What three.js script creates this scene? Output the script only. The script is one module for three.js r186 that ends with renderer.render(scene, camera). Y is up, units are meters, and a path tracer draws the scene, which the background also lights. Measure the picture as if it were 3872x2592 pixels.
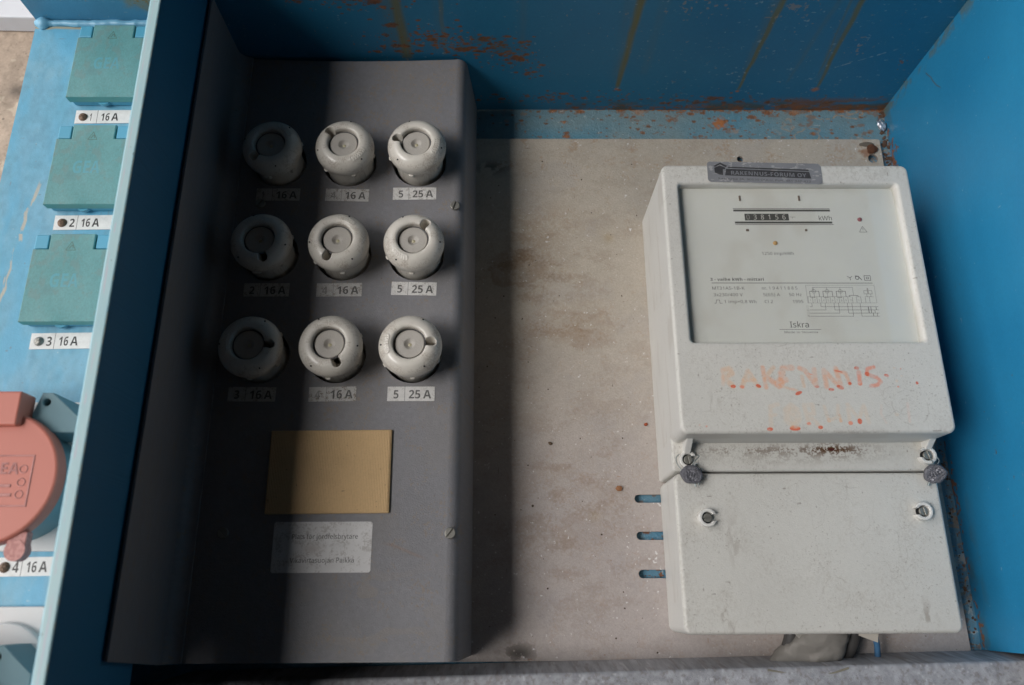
import * as THREE from 'three';
import { mergeGeometries, mergeVertices, toCreasedNormals } from 'three/addons/utils/BufferGeometryUtils.js';
import { FontLoader } from 'three/addons/loaders/FontLoader.js';
import { TextGeometry } from 'three/addons/geometries/TextGeometry.js';
import { RoundedBoxGeometry } from 'three/addons/geometries/RoundedBoxGeometry.js';

// ------------------------------------------------------------------ camera, sky, sun, exposure
const scene = new THREE.Scene();
const V3 = (x, y, z) => new THREE.Vector3(x, y, z);
const camera = new THREE.PerspectiveCamera(47.38, 1024 / 685, 0.02, 60);
camera.filmGauge = 23.6;                                   // an 18 mm lens on a small sensor
camera.position.set(0, 0.55, 0);
camera.quaternion.setFromRotationMatrix(new THREE.Matrix4().makeBasis(
  V3(0.99991952, 0.01133774, 0.00569291), V3(0.00180207, 0.31724939, -0.94834043), V3(-0.01255811, 0.94827437, 0.31720343)));
camera.focus = 0.545; camera.userData.fStop = 4.5;

const renderer = new THREE.WebGLRenderer({ antialias: true });
renderer.toneMapping = THREE.LinearToneMapping;
renderer.toneMappingExposure = 1.58;
renderer.shadowMap.enabled = true;

{ // plain overcast sky
  const w = 64, h = 32, d = new Float32Array(w * h * 4);
  for (let j = 0; j < h; j++) for (let i = 0; i < w; i++) {
    const el = ((j + 0.5) / h - 0.5) * Math.PI, L = 1.65 * (1 + 0.6 * Math.max(0, Math.sin(el))) / 1.3, k = (j * w + i) * 4;
    d[k] = L; d[k + 1] = L; d[k + 2] = L * 1.03; d[k + 3] = 1;
  }
  const sky = new THREE.DataTexture(d, w, h, THREE.RGBAFormat, THREE.FloatType);
  sky.mapping = THREE.EquirectangularReflectionMapping; sky.magFilter = THREE.LinearFilter; sky.needsUpdate = true;
  scene.background = sky; scene.environment = sky;
}
const sun = new THREE.DirectionalLight(new THREE.Color(1, 0.97, 0.93), 1.25);
sun.name = 'sun'; sun.position.set(-2.25, 3.0, 0.62); sun.castShadow = true; sun.shadow.radius = 52;
sun.shadow.mapSize.set(2048, 2048); Object.assign(sun.shadow.camera, { left: -1, right: 1, top: 1, bottom: -1, near: 0.5, far: 9 });
scene.add(sun);

// ------------------------------------------------------------------ helpers (lengths in millimetres)
const S = 0.001;
let seed = 7;
const rnd = () => { seed = (seed * 1664525 + 1013904223) >>> 0; return seed / 4294967296; };
const rr = (a, b) => a + (b - a) * rnd();
const clamp = (v, a = 0, b = 1) => Math.min(b, Math.max(a, v));
const sm = (a, b, v) => { const t = clamp((v - a) / (b - a)); return t * t * (3 - 2 * t); };
const TAB = new Float32Array(65536); for (let i = 0; i < 65536; i++) TAB[i] = rnd();
function vn(x, y) {
  const ix = Math.floor(x), iy = Math.floor(y), fx = x - ix, fy = y - iy, u = fx * fx * (3 - 2 * fx), v = fy * fy * (3 - 2 * fy);
  const a = (iy & 255) << 8, b = ((iy + 1) & 255) << 8, c = ix & 255, e = (ix + 1) & 255;
  return (TAB[a | c] * (1 - u) + TAB[a | e] * u) * (1 - v) + (TAB[b | c] * (1 - u) + TAB[b | e] * u) * v;
}
function fbm(x, y, o = 4) { let s = 0, a = 0.5, t = 0; for (let i = 0; i < o; i++) { s += a * vn(x, y); t += a; a *= 0.5; x = x * 2.03 + 17.3; y = y * 2.03 + 9.1; } return s / t; }
const LUT = new Uint8Array(4097); for (let i = 0; i <= 4096; i++) { const c = i / 4096; LUT[i] = Math.round(255 * (c <= 0.0031308 ? 12.92 * c : 1.055 * Math.pow(c, 1 / 2.4) - 0.055)); }
const enc = (c) => LUT[Math.round(clamp(c) * 4096)];
const lin = (c) => { c /= 255; return c <= 0.04045 ? c / 12.92 : Math.pow((c + 0.055) / 1.055, 2.4); };
const O = [0, 0, 0];
const mixO = (c, a) => { O[0] += (c[0] - O[0]) * a; O[1] += (c[1] - O[1]) * a; O[2] += (c[2] - O[2]) * a; };
const mulO = (k) => { O[0] *= k; O[1] *= k; O[2] *= k; };
// a colour map of W x H mm; fn(x, y) fills O (linear), x to the right, y downwards; draw(ctx) adds print in mm
function tex(W, H, ppm, fn, draw, wear) {
  const w = Math.round(W * ppm), h = Math.round(H * ppm), d = new Uint8Array(w * h * 4);
  let ink = null;
  if (draw) { const c = document.createElement('canvas'); c.width = w; c.height = h; const g = c.getContext('2d'); g.scale(ppm, ppm); draw(g); ink = g.getImageData(0, 0, w, h).data; }
  for (let j = 0; j < h; j++) for (let i = 0; i < w; i++) {
    const x = (i + 0.5) / ppm, y = (j + 0.5) / ppm; fn(x, y);
    if (ink) { const q = (j * w + i) * 4, a = ink[q + 3] / 255; if (a > 0) mixO([lin(ink[q]), lin(ink[q + 1]), lin(ink[q + 2])], a * (wear ? wear(x, y) : 1)); }
    const k = ((h - 1 - j) * w + i) * 4; d[k] = enc(O[0]); d[k + 1] = enc(O[1]); d[k + 2] = enc(O[2]); d[k + 3] = 255;
  }
  const t = new THREE.DataTexture(d, w, h); t.colorSpace = THREE.SRGBColorSpace; t.magFilter = THREE.LinearFilter; t.minFilter = THREE.LinearFilter; t.needsUpdate = true;
  return t;
}
function grey(w, h, fn) {
  const d = new Uint8Array(w * h * 4);
  for (let j = 0; j < h; j++) for (let i = 0; i < w; i++) { const v = clamp(fn(i, j)) * 255, k = (j * w + i) * 4; d[k] = d[k + 1] = d[k + 2] = v; d[k + 3] = 255; }
  const t = new THREE.DataTexture(d, w, h); t.magFilter = THREE.LinearFilter; t.wrapS = t.wrapT = THREE.RepeatWrapping; t.needsUpdate = true; return t;
}
const tileN = (i, j, f, n) => { // tiling noise
  const p = n / f, x = i / f, y = j / f, ix = Math.floor(x), iy = Math.floor(y), fx = x - ix, fy = y - iy, u = fx * fx * (3 - 2 * fx), v = fy * fy * (3 - 2 * fy);
  const q = (a, b) => TAB[(((b % p) + p) % p) * 256 + (((a % p) + p) % p) + Math.round(f) * 31];
  return (q(ix, iy) * (1 - u) + q(ix + 1, iy) * u) * (1 - v) + (q(ix, iy + 1) * (1 - u) + q(ix + 1, iy + 1) * u) * v;
};
const PEEL = grey(256, 256, (i, j) => 0.5 * tileN(i, j, 16, 256) + 0.35 * tileN(i, j, 8, 256) + 0.15 * tileN(i, j, 4, 256));
const GRAIN = grey(256, 256, (i, j) => 0.35 * tileN(i, j, 8, 256) + 0.4 * tileN(i, j, 4, 256) + 0.25 * tileN(i, j, 2, 256));
function bump(base, W, H, tile) { const t = base.clone(); t.repeat.set(W / tile, H / tile); t.needsUpdate = true; return t; }
const std = (o) => new THREE.MeshStandardMaterial({ roughness: 0.6, metalness: 0, ...o });
const col = (r, g, b) => new THREE.Color().setRGB(r, g, b);
const flat = (r, g, b, rough = 0.6, more = {}) => std({ color: col(r, g, b), roughness: rough, ...more });

function uvY(g, x0, x1, z0, z1) { const p = g.attributes.position, a = new Float32Array(p.count * 2); for (let i = 0; i < p.count; i++) { a[2 * i] = (p.getX(i) - x0) / (x1 - x0); a[2 * i + 1] = 1 - (p.getZ(i) - z0) / (z1 - z0); } g.setAttribute('uv', new THREE.BufferAttribute(a, 2)); return g; }
function uvZ(g, x0, x1, y0, y1) { const p = g.attributes.position, a = new Float32Array(p.count * 2); for (let i = 0; i < p.count; i++) { a[2 * i] = (p.getX(i) - x0) / (x1 - x0); a[2 * i + 1] = (p.getY(i) - y0) / (y1 - y0); } g.setAttribute('uv', new THREE.BufferAttribute(a, 2)); return g; }
function uvX(g, z0, z1, y0, y1) { const p = g.attributes.position, a = new Float32Array(p.count * 2); for (let i = 0; i < p.count; i++) { a[2 * i] = (p.getZ(i) - z0) / (z1 - z0); a[2 * i + 1] = (p.getY(i) - y0) / (y1 - y0); } g.setAttribute('uv', new THREE.BufferAttribute(a, 2)); return g; }
// triangles looking up take material 0, the rest material 1 with box mapping in a tile of 100 mm
function upAndSides(g, x0, x1, z0, z1) {
  g = g.index ? g.toNonIndexed() : g;
  const p = g.attributes.position, n = p.count / 3, up = [], side = [], a = V3(), b = V3(), c = V3(), m = V3();
  for (let i = 0; i < n; i++) { a.fromBufferAttribute(p, 3 * i); b.fromBufferAttribute(p, 3 * i + 1); c.fromBufferAttribute(p, 3 * i + 2); m.subVectors(b, a).cross(c.clone().sub(a)).normalize(); (m.y > 0.55 ? up : side).push([i, m.clone()]); }
  const r = new THREE.BufferGeometry(), P = new Float32Array(p.count * 3), N = new Float32Array(p.count * 3), U = new Float32Array(p.count * 2), nn = g.attributes.normal; let k = 0;
  for (const [list, isUp] of [[up, true], [side, false]]) for (const [i, f] of list) for (let q = 0; q < 3; q++, k++) {
    const s = 3 * i + q, x = p.getX(s), y = p.getY(s), z = p.getZ(s); P.set([x, y, z], 3 * k); N.set([nn.getX(s), nn.getY(s), nn.getZ(s)], 3 * k);
    U.set(isUp ? [(x - x0) / (x1 - x0), 1 - (z - z0) / (z1 - z0)] : Math.abs(f.x) > Math.abs(f.z) ? [z / 100, y / 100] : [x / 100, y / 100], 2 * k);
  }
  r.setAttribute('position', new THREE.BufferAttribute(P, 3)); r.setAttribute('normal', new THREE.BufferAttribute(N, 3)); r.setAttribute('uv', new THREE.BufferAttribute(U, 2));
  r.addGroup(0, up.length * 3, 0); r.addGroup(up.length * 3, side.length * 3, 1); return r;
}
function merged(list) { return mergeGeometries(list.map((g) => { const q = g.index ? g.toNonIndexed() : g.clone(); for (const k of Object.keys(q.attributes)) if (!['position', 'normal', 'uv'].includes(k)) q.deleteAttribute(k); if (!q.attributes.uv) q.setAttribute('uv', new THREE.BufferAttribute(new Float32Array(q.attributes.position.count * 2), 2)); return q; })); }
function mesh(name, g, m, parent = scene) {
  if (Array.isArray(g)) g = g.length > 1 ? merged(g) : g[0];
  if (!g.userData.metres) { g.scale(S, S, S); g.userData = { metres: true }; }
  const o = new THREE.Mesh(g, m); o.name = name; o.castShadow = o.receiveShadow = true; parent.add(o); return o;
}
const used = {};
const numbered = (n) => { const k = used[n] = (used[n] ?? -1) + 1; return k ? n + '_' + String(k).padStart(3, '0') : n; };
function tag(o, label, category, group) { o.name = numbered(o.name); Object.assign(o.userData, { label, category }); if (group) o.userData.group = group; return o; }
function thing(name, label, category, at = [0, 0, 0], group) { const o = new THREE.Group(); o.name = name; o.position.set(at[0] * S, at[1] * S, at[2] * S); scene.add(o); return tag(o, label, category, group); }
function copy(o, label, at, turn = 0) { const c = o.clone(); const b = o.userData.base; c.name = numbered(b); c.userData = { ...o.userData, label }; c.position.set(at[0] * S, at[1] * S, at[2] * S); c.rotation.y = turn; scene.add(c); return c; }
const box = (x0, x1, y0, y1, z0, z1) => new THREE.BoxGeometry(x1 - x0, y1 - y0, z1 - z0).translate((x0 + x1) / 2, (y0 + y1) / 2, (z0 + z1) / 2);
const rbox = (x0, x1, y0, y1, z0, z1, r = 1, s = 3) => new RoundedBoxGeometry(x1 - x0, y1 - y0, z1 - z0, s, Math.min(r, (x1 - x0) / 2.01, (y1 - y0) / 2.01, (z1 - z0) / 2.01)).translate((x0 + x1) / 2, (y0 + y1) / 2, (z0 + z1) / 2);
const tube = (pts, r, seg = 40, rad = 8, closed = false) => new THREE.TubeGeometry(new THREE.CatmullRomCurve3(pts.map((p) => V3(...p)), closed), seg, r, rad, closed);
const lathe = (pts, seg = 40) => new THREE.LatheGeometry(pts.map((p) => new THREE.Vector2(...p)), seg);
// shapes lie in (x, -z) so that an extrusion rises along +y
function rrect(x0, x1, z0, z1, r, C = THREE.Shape) {
  const s = new C(), a = -z1, b = -z0;
  s.moveTo(x0 + r, a); s.lineTo(x1 - r, a); s.absarc(x1 - r, a + r, r, -Math.PI / 2, 0); s.lineTo(x1, b - r); s.absarc(x1 - r, b - r, r, 0, Math.PI / 2);
  s.lineTo(x0 + r, b); s.absarc(x0 + r, b - r, r, Math.PI / 2, Math.PI); s.lineTo(x0, a + r); s.absarc(x0 + r, a + r, r, Math.PI, 1.5 * Math.PI); return s;
}
const circ = (x, z, r, C = THREE.Path) => { const s = new C(); s.absarc(x, -z, r, 0, Math.PI * 2); return s; };
function rise(shape, y0, y1, bev = 0, seg = 16) { // extrude upwards from y0 to y1
  const g = new THREE.ExtrudeGeometry(shape, { depth: y1 - y0 - bev, bevelEnabled: bev > 0, bevelSize: bev, bevelThickness: bev, bevelOffset: -bev, bevelSegments: 4, curveSegments: seg });
  g.rotateX(-Math.PI / 2).translate(0, y0, 0); return g;
}
function profile(pts, z0, z1) { // (x, y) outline pushed along z
  const s = new THREE.Shape(pts.map((p) => new THREE.Vector2(...p))); return new THREE.ExtrudeGeometry(s, { depth: z1 - z0, bevelEnabled: false, curveSegments: 8 }).translate(0, 0, z0);
}
const arcPts = (cx, cy, r, a0, a1, n = 8) => Array.from({ length: n + 1 }, (_, i) => { const a = (a0 + (a1 - a0) * i / n) * Math.PI / 180; return [cx + r * Math.cos(a), cy + r * Math.sin(a)]; });
function textFit(g, s, x0, x1, base, cap, weight = '', fill = '#333', font = 'sans-serif') { // text squeezed between x0 and x1 with that cap height
  g.save(); g.font = `${weight} 100px ${font}`; g.fillStyle = fill; g.textBaseline = 'alphabetic';
  const w = g.measureText(s).width; g.translate(x0, base); g.scale((x1 - x0) / w, cap / 72); g.fillText(s, 0, 0); g.restore();
}
const line = (g, pts, w, c = '#444') => { g.strokeStyle = c; g.lineWidth = w; g.lineCap = 'butt'; g.lineJoin = 'miter'; g.beginPath(); pts.forEach((p, i) => (i ? g.lineTo(...p) : g.moveTo(...p))); g.stroke(); };

// ------------------------------------------------------------------ colours of the cabinet
const RUST = [0.15, 0.055, 0.018], ORANGE = [0.42, 0.15, 0.045], OLIVE = [0.15, 0.135, 0.04], SAND = [0.36, 0.26, 0.18];
const DEEP = [0.017, 0.185, 0.345];
const speck = (x, y, f, th, w = 0.05) => sm(th, th + w, vn(x * f, y * f));
function deepPaint(x, y, k = 1) {
  const n = fbm(x * 0.02 + 3, y * 0.02, 3), f = fbm(x * 0.6, y * 0.6 + 50, 2);
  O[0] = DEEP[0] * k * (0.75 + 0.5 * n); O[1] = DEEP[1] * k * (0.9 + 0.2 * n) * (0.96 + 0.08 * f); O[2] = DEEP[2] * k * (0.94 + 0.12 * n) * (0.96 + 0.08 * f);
  mixO([0.3, 0.4, 0.45], 0.35 * speck(x + 90, y, 0.8, 0.992, 0.008));
}
// separate spots: one per cell, the likelier the larger w
function spots(x, y, c, w, s = 0) {
  let m = 0; const gx = Math.floor(x / c), gy = Math.floor(y / c);
  for (let j = -1; j <= 1; j++) for (let i = -1; i <= 1; i++) {
    const a = gx + i, b = gy + j, h = ((a * 73 + b * 151 + s * 977) & 65535), p = TAB[h], q = TAB[(h * 7 + 13) & 65535], r = TAB[(h * 11 + 29) & 65535], t = TAB[(h * 17 + 5) & 65535]; if (p > w) continue;
    const dx = (x / c - a - q) / (1 + t), dy = y / c - b - r, e = Math.hypot(dx, dy) + 0.35 * (vn(x * 1.6 + s, y * 1.6) - 0.5); m = Math.max(m, sm(0.12 + 0.42 * t * t + 0.1, 0.02 + 0.3 * t * t, e));
  } return m;
}
const spotCol = (x, y, m, k = 1) => { if (m > 0) { const h = vn(x * 0.6 + 3, y * 0.6); mixO([(0.13 + 0.16 * h) * k, (0.05 + 0.055 * h) * k, (0.018 + 0.012 * h) * k], m * 0.92); } };
const blob = (x, y, cx, cy, rx, ry) => { const a = (x - cx) / rx, b = (y - cy) / ry; return Math.exp(-(a * a + b * b)); };
function rust(x, y, w, f = 1) { // w: how likely
  const n = 0.3 * fbm(x * 0.1, y * 0.12, 3) + 0.7 * fbm(x * 0.33 * f + 40, y * 0.4 * f, 3), m = sm(0.8 - w * 0.37, 0.85 - w * 0.34, n);
  if (m > 0) { const h = vn(x * 0.9 + 7, y * 0.9); mixO([RUST[0] + (ORANGE[0] - RUST[0]) * h * 0.75, RUST[1] + (ORANGE[1] - RUST[1]) * h * 0.75, RUST[2] + (ORANGE[2] - RUST[2]) * h * 0.7], m * 0.92); }
  return m;
}

// ------------------------------------------------------------------ the setting
{
  const t = tex(700, 700, 1.45, (x, y) => {
    const n = fbm(x * 0.015, y * 0.015, 4), f = fbm(x * 0.25, y * 0.25, 4), g = fbm(x * 0.9, y * 0.9, 2), k = 0.72 + 0.25 * n + 0.35 * (f - 0.5) + 0.25 * (g - 0.5) + 0.13;
    O[0] = 0.45 * k; O[1] = 0.35 * k; O[2] = 0.27 * k;
    mixO([0.62, 0.52, 0.40], 0.6 * speck(x, y, 0.16, 0.86)); mixO([0.10, 0.085, 0.07], 0.75 * speck(x + 31, y + 77, 0.3, 0.93, 0.04)); mixO([0.2, 0.15, 0.11], 0.35 * speck(x + 11, y + 7, 0.5, 0.8, 0.1));
    mixO([0.09, 0.075, 0.065], 0.8 * blob(x, y, 287, 282, 9, 7) * (0.6 + 0.8 * f));
  });
  t.wrapS = t.wrapT = THREE.RepeatWrapping;
  const H = grey(512, 512, (i, j) => { const p = 0.4 * tileN(i, j, 32, 512) + 0.3 * tileN(i, j, 16, 512) + 0.2 * tileN(i, j, 8, 512) + 0.1 * tileN(i, j, 4, 512), c = tileN(i + 3, j + 9, 16, 512); return p * (c > 0.82 ? 0.5 : 1) + (c < 0.12 ? 0.25 : 0); });
  H.repeat.set(1, 1);
  const g = new THREE.PlaneGeometry(14000, 14000).rotateX(-Math.PI / 2).translate(0, -20, 0); uvY(g, -700, 0, -700, 0);
  const o = mesh('ground', g, std({ map: t, bumpMap: H, bumpScale: 0.006, roughness: 0.95 })); o.userData.kind = 'structure'; o.userData.label = 'sandy pitted concrete ground beside the cabinet';
}
{ // added, unseen roof and walls; the roof edge bounds the light from the left
  const dark = flat(0.013, 0.012, 0.011, 0.95), H = 5000, XE = -126 - 0.565 * (H - 60), XR2 = 1500, Z2 = 3600, ZF = 2100; // near black so that no bounce fills the shade
  const t = thing('added_shelter', 'unseen black roof and walls added around the cabinet to block light', 'added_shelter');
  mesh('roof', box(XE, XR2 + 60, H, H + 80, -Z2 - 60, ZF + 60), dark, t);
  mesh('wall', box(XR2, XR2 + 60, -20, H - 2, -Z2, ZF), dark, t);
  mesh('wall', box(XE, XR2, -20, H - 2, -Z2 - 60, -Z2 - 1), dark, t);
  mesh('wall', box(XE, XR2, -20, H - 2, ZF + 1, ZF + 60), dark, t);  // the walls are added to shut out side light
}
{
  const m = std({ map: tex(300, 200, 2, (x, y) => { const k = 0.76 + 0.1 * (fbm(x * 0.05, y * 0.1) - 0.5); O[0] = k * 0.95; O[1] = k * 0.96; O[2] = k; mixO([0.5, 0.47, 0.42], 0.5 * speck(x, y, 0.3, 0.92)); }), roughness: 0.5 });
  const g = rbox(-700, -345, -19.5, -1, -720, -471, 1.5).rotateY(-0.02); uvY(g, -700, -345, -720, -471);
  tag(mesh('white_board', g, m), 'smooth white board lying on the concrete at the upper left', 'board');
}

// ------------------------------------------------------------------ the cabinet
const cab = thing('electrical_cabinet', 'open blue steel cabinet with rust streaks and a left panel of sockets', 'cabinet');
const ZT = -390.7, XR = 319.5, YB = -5.4;
{ // wall at the top
  const X0 = -330, X1 = 330, Y0 = -25, Y1 = 205, h = Y1;
  const streak = (x, y, x1, y1, x0, y0, w1, w0, a) => { // from (x1, y1) high to (x0, y0) low
    const t = (y - y0) / (y1 - y0); if (t < -0.03) return; const c = x0 + (x1 - x0) * t + 1.2 * (vn(y * 0.07, x1) - 0.5), w = w0 + (w1 - w0) * t, q = Math.abs(x - c) / w;
    const e2 = q + 0.9 * (fbm(x * 0.35, y * 0.04 + 3, 2) - 0.5) * 0.45; mixO(OLIVE, 0.85 * a * sm(1.15, 0.2, e2) * sm(-0.03, 0.05, t) * (0.7 + 0.5 * fbm(x * 0.5, y * 0.04)));
    mixO(OLIVE, 0.4 * a * sm(2.8, 0.4, Math.abs(x - c + w * 0.9) / w) * sm(0, 0.3, t) * fbm(x * 0.3, y * 0.03 + 20));
  };
  const t = tex(X1 - X0, Y1 - Y0, 3, (u, v) => {
    const x = X0 + u, y = Y1 - v; deepPaint(x, y, 0.9);
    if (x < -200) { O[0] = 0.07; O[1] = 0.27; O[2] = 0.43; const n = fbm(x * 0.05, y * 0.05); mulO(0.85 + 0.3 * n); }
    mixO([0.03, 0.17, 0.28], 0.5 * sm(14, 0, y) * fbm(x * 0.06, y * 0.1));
    mixO([0.10, 0.075, 0.02], 0.7 * sm(0.45, 0.62, fbm(x * 0.05, y * 0.12, 3)) * sm(12, 2, y + 5 * fbm(x * 0.1, 3)) * sm(40, 90, x));
    streak(x, y, 96, 125, 92, 23, 4.2, 2.4, 0.95); streak(x, y, 193, 125, 190, 20, 3.2, 1.3, 0.9); streak(x, y, 247, 125, 252.5, 24, 2.8, 1.7, 0.9); streak(x, y, 239, 125, 248, 40, 1.6, 0.6, 0.4);
    streak(x, y, -73, 125, -70, 58, 5, 5, 0.9); streak(x, y, -42, 125, -42, 62, 2.2, 2, 0.45); streak(x, y, 113, 120, 110, 40, 5, 4, 0.12); streak(x, y, 231, 110, 226, 30, 3, 2, 0.2); streak(x, y, 15, 118, 15, 50, 3, 2, 0.15);
    for (const [cx, cy, r] of [[92, 22, 2.3], [190, 19.5, 2], [252, 22, 4]]) mixO(ORANGE, 0.8 * sm(1.1, 0.3, Math.hypot(x - cx, (y - cy) * 1.2) / r * (0.7 + 0.6 * fbm(x * 0.5, y * 0.5))));
    mixO([0.22, 0.085, 0.03], 0.85 * sm(0.42, 0.62, fbm(x * 0.09, y * 0.22 + 8) + 0.25 * blob(x, y, 243, 11, 18, 7) + 0.2 * blob(x, y, 285, 7, 22, 5)) * sm(14, 4, y) * sm(205, 235, x));
    const c = 0.9 * blob(x, y, -46, 80, 19, 11) + 0.95 * blob(x, y, -14, 72, 24, 9) + 0.95 * blob(x, y, 9, 58, 15, 9) + 0.5 * blob(x, y, 24, 44, 8, 7) + 0.4 * blob(x, y, -78, 72, 18, 12), e = 0.8 * blob(x, y, -105, 119, 32, 9) + 0.55 * blob(x, y, 52, 10, 50, 7) + 0.35 * blob(x, y, 200, 6, 120, 8);
    spotCol(x, y, spots(x, y, 3.4, 0.75 * c + 0.5 * e, 1)); spotCol(x, y, spots(x, y, 2.0, 0.55 * c + 0.45 * e, 2)); spotCol(x, y, spots(x, y, 6, 0.5 * c + 0.4 * e, 3), 0.8);
    const w = 0.6 * sm(3.5, -2, y) * sm(30, 70, x) + 0.35 * blob(x, y, 275, 6, 45, 8) + 0.6 * sm(5, 0, XR - x) * sm(90, 20, y) + 0.5 * blob(x, y, 306, 55, 8, 18) + (x < -200 ? 1.1 * blob(x, y, -238, 122, 17, 15) : 0);
    rust(x, y, w, 1.7); mixO([0.11, 0.095, 0.04], 0.35 * sm(0.2, 0.9, blob(x, y, -14, 74, 38, 14)) * sm(0.4, 0.65, fbm(x * 0.1, y * 0.1 + 6, 3))); mixO([0.28, 0.1, 0.035], 0.6 * sm(0.5, 0.64, fbm(x * 0.2 + 15, y * 0.5, 3)) * sm(5, -2, y) * sm(50, 110, x));
    if (x < -205) mixO([0.25, 0.2, 0.06], 0.75 * sm(0.3, 0.7, blob(x, y, -238, 120, 24, 17) * (0.5 + fbm(x * 0.2, y * 0.2))) * 0.8), rust(x, y, 1.0 * blob(x, y, -236, 124, 16, 12), 1.2);
    mixO(SAND, 0.5 * sm(0.72, 0.8, fbm(x * 0.35, y * 0.35 + 90, 3) + 0.24 * (blob(x, y, 138, 116, 20, 10) + 0.8 * blob(x, y, 205, 112, 20, 14) + 0.7 * blob(x, y, 262, 72, 14, 12)) - 0.09));
    mixO([0.32, 0.42, 0.48], 0.5 * sm(0.70, 0.76, fbm(x * 0.28 + 60, y * 0.5, 3) + 0.04 * sm(60, 200, x) - 0.12));
    mixO([0.4, 0.48, 0.52], 0.6 * sm(1.2, 0.4, Math.abs((x - 262) * 0.55 - (y - 52) * 1.0) + 2 * Math.abs(vn(x * 0.4, y * 0.4) - 0.5)) * sm(22, 16, Math.abs(x - 275)) * sm(0.35, 0.6, vn(x * 0.5, y * 0.2)));
  });
  const m = std({ map: t, roughness: 0.5, bumpMap: bump(PEEL, 660, 230, 22), bumpScale: 0.00007 });
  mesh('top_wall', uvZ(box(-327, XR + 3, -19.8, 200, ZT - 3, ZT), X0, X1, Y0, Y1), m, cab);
  // wall at the right
  const t2 = tex(470, 230, 2.6, (u, v) => {
    const z = -395 + u, y = 205 - v; deepPaint(z + 500, y, 1.12);
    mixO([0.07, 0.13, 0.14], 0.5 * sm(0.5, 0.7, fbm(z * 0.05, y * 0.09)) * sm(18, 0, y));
    rust(z, y, 0.72 * sm(5, -3, y) + 0.5 * blob(z, y, -345, 4, 22, 6) + 0.5 * sm(-384, -391, z) * sm(50, 0, y), 1.2);
    mixO([0.12, 0.14, 0.09], 0.6 * sm(0.45, 0.65, fbm(z * 0.2, y * 0.15)) * sm(-378, -388, z));
    const q = (z + 379) * 14 / 27 - (y - 60); mixO([0.09, 0.07, 0.05], 0.75 * sm(0.8, 0.25, Math.abs(q + 1.5 * (vn(z * 0.2, 1) - 0.5))) * sm(0, 3, z + 379) * sm(-352, -358, z));
    mixO([0.3, 0.4, 0.5], 0.6 * speck(z, y, 0.3, 0.965, 0.02));
  });
  mesh('right_wall', uvX(box(XR, XR + 3, -19.8, 200, ZT + 0.2, 31), -395, 75, -25, 205), std({ map: t2, roughness: 0.42, bumpMap: bump(PEEL, 470, 230, 22), bumpScale: 0.00009 }), cab);
}
{ // back sheet, seen as a strip round the mounting plate and through its slots
  const X0 = -335, X1 = 325, Z0 = -395, Z1 = 125;
  const t = tex(X1 - X0, Z1 - Z0, 2.4, (u, v) => {
    const x = X0 + u, z = Z0 + v, n = fbm(x * 0.03, z * 0.05, 3), e = z - ZT;
    O[0] = 0.06 + 0.16 * n; O[1] = 0.23 + 0.04 * n; O[2] = 0.33 - 0.07 * n; mulO(0.85 + 0.3 * fbm(x * 0.4, z * 0.4));
    if (z > -350) { O[0] *= 0.8; O[1] *= 1.05; O[2] *= 1.25; }
    const netw = Math.abs(fbm(x * 0.055 + 4, z * 0.09, 3) - 0.5); // flaking paint in a net
    mixO(SAND, 0.85 * sm(0.05, 0.02, netw) * sm(215, 250, x) * sm(0.3, 0.5, fbm(x * 0.4, z * 0.4)));
    mixO([0.22, 0.13, 0.085], 0.7 * sm(0.66, 0.74, fbm(x * 0.16, z * 0.25, 4) + 0.2 * sm(7, 1, e)) * sm(-10, 20, x));
    rust(x, z, 0.72 * sm(2.5, 0, e) + 0.2 * sm(8, 2, e) * sm(0, 60, x) + 0.8 * blob(x, z, 181, -380, 6, 5) + 0.2 * sm(60, 150, x) * sm(-355, -365, z) + 0.6 * sm(4, 1, Math.abs(x - 316)), 1.7);
    if (x > -20) { const e3 = 0.35 + 0.5 * blob(x, z, 183, -377, 26, 12) + 0.3 * sm(12, 2, e); spotCol(x, z, spots(x, z, 5, 0.2 * e3, 5), 1.2); spotCol(x, z, spots(x, z, 2.6, 0.15 * e3, 6), 0.9); mixO([0.36, 0.22, 0.14], 0.6 * spots(x, z, 7, 0.05 * e3, 7)); }
    mixO(ORANGE, 0.9 * sm(1.1, 0.3, Math.hypot((x - 181) / 6.5, (z + 378) / 7) + 1.3 * (fbm(x * 0.4, z * 0.4) - 0.5)));
    mixO([0.55, 0.55, 0.52], 0.7 * speck(x, z, 0.45, 0.94, 0.04));
    mixO([0.5, 0.5, 0.47], 0.6 * sm(0.6, 0.7, fbm(x * 0.3, z * 0.3)) * sm(-50, -30, z) * sm(85, 100, x));
    rust(x, z, 0.7 * blob(x, z, 108, -42, 8, 5) + 0.75 * blob(x, z, 108, -18, 9, 5), 1.4);
  });
  const m = std({ map: t, roughness: 0.6, bumpMap: bump(PEEL, 660, 520, 16), bumpScale: 0.0005 });
  mesh('back_sheet', uvY(box(-327, XR, YB - 2, YB, ZT + 0.2, 296.8), X0, X1, Z0, Z1), m, cab);
  // small lip where the right wall meets the back, full of rust scale
  const lip = []; for (let i = 0; i < 150; i++) { const z = i < 90 ? rr(-388, -300) : rr(-300, 60), s = rr(0.4, i < 90 ? 1.9 : 1.1); lip.push(new THREE.DodecahedronGeometry(s, 0).scale(1, 0.5, rr(0.7, 1.7)).rotateY(rr(0, 3)).translate(XR - rr(0.5, 5), YB + s * 0.25, z)); }
  const o = mesh('rust_scale', lip, flat(0.10, 0.055, 0.035, 0.9), cab); o.userData.kind = 'stuff';
}
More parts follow.
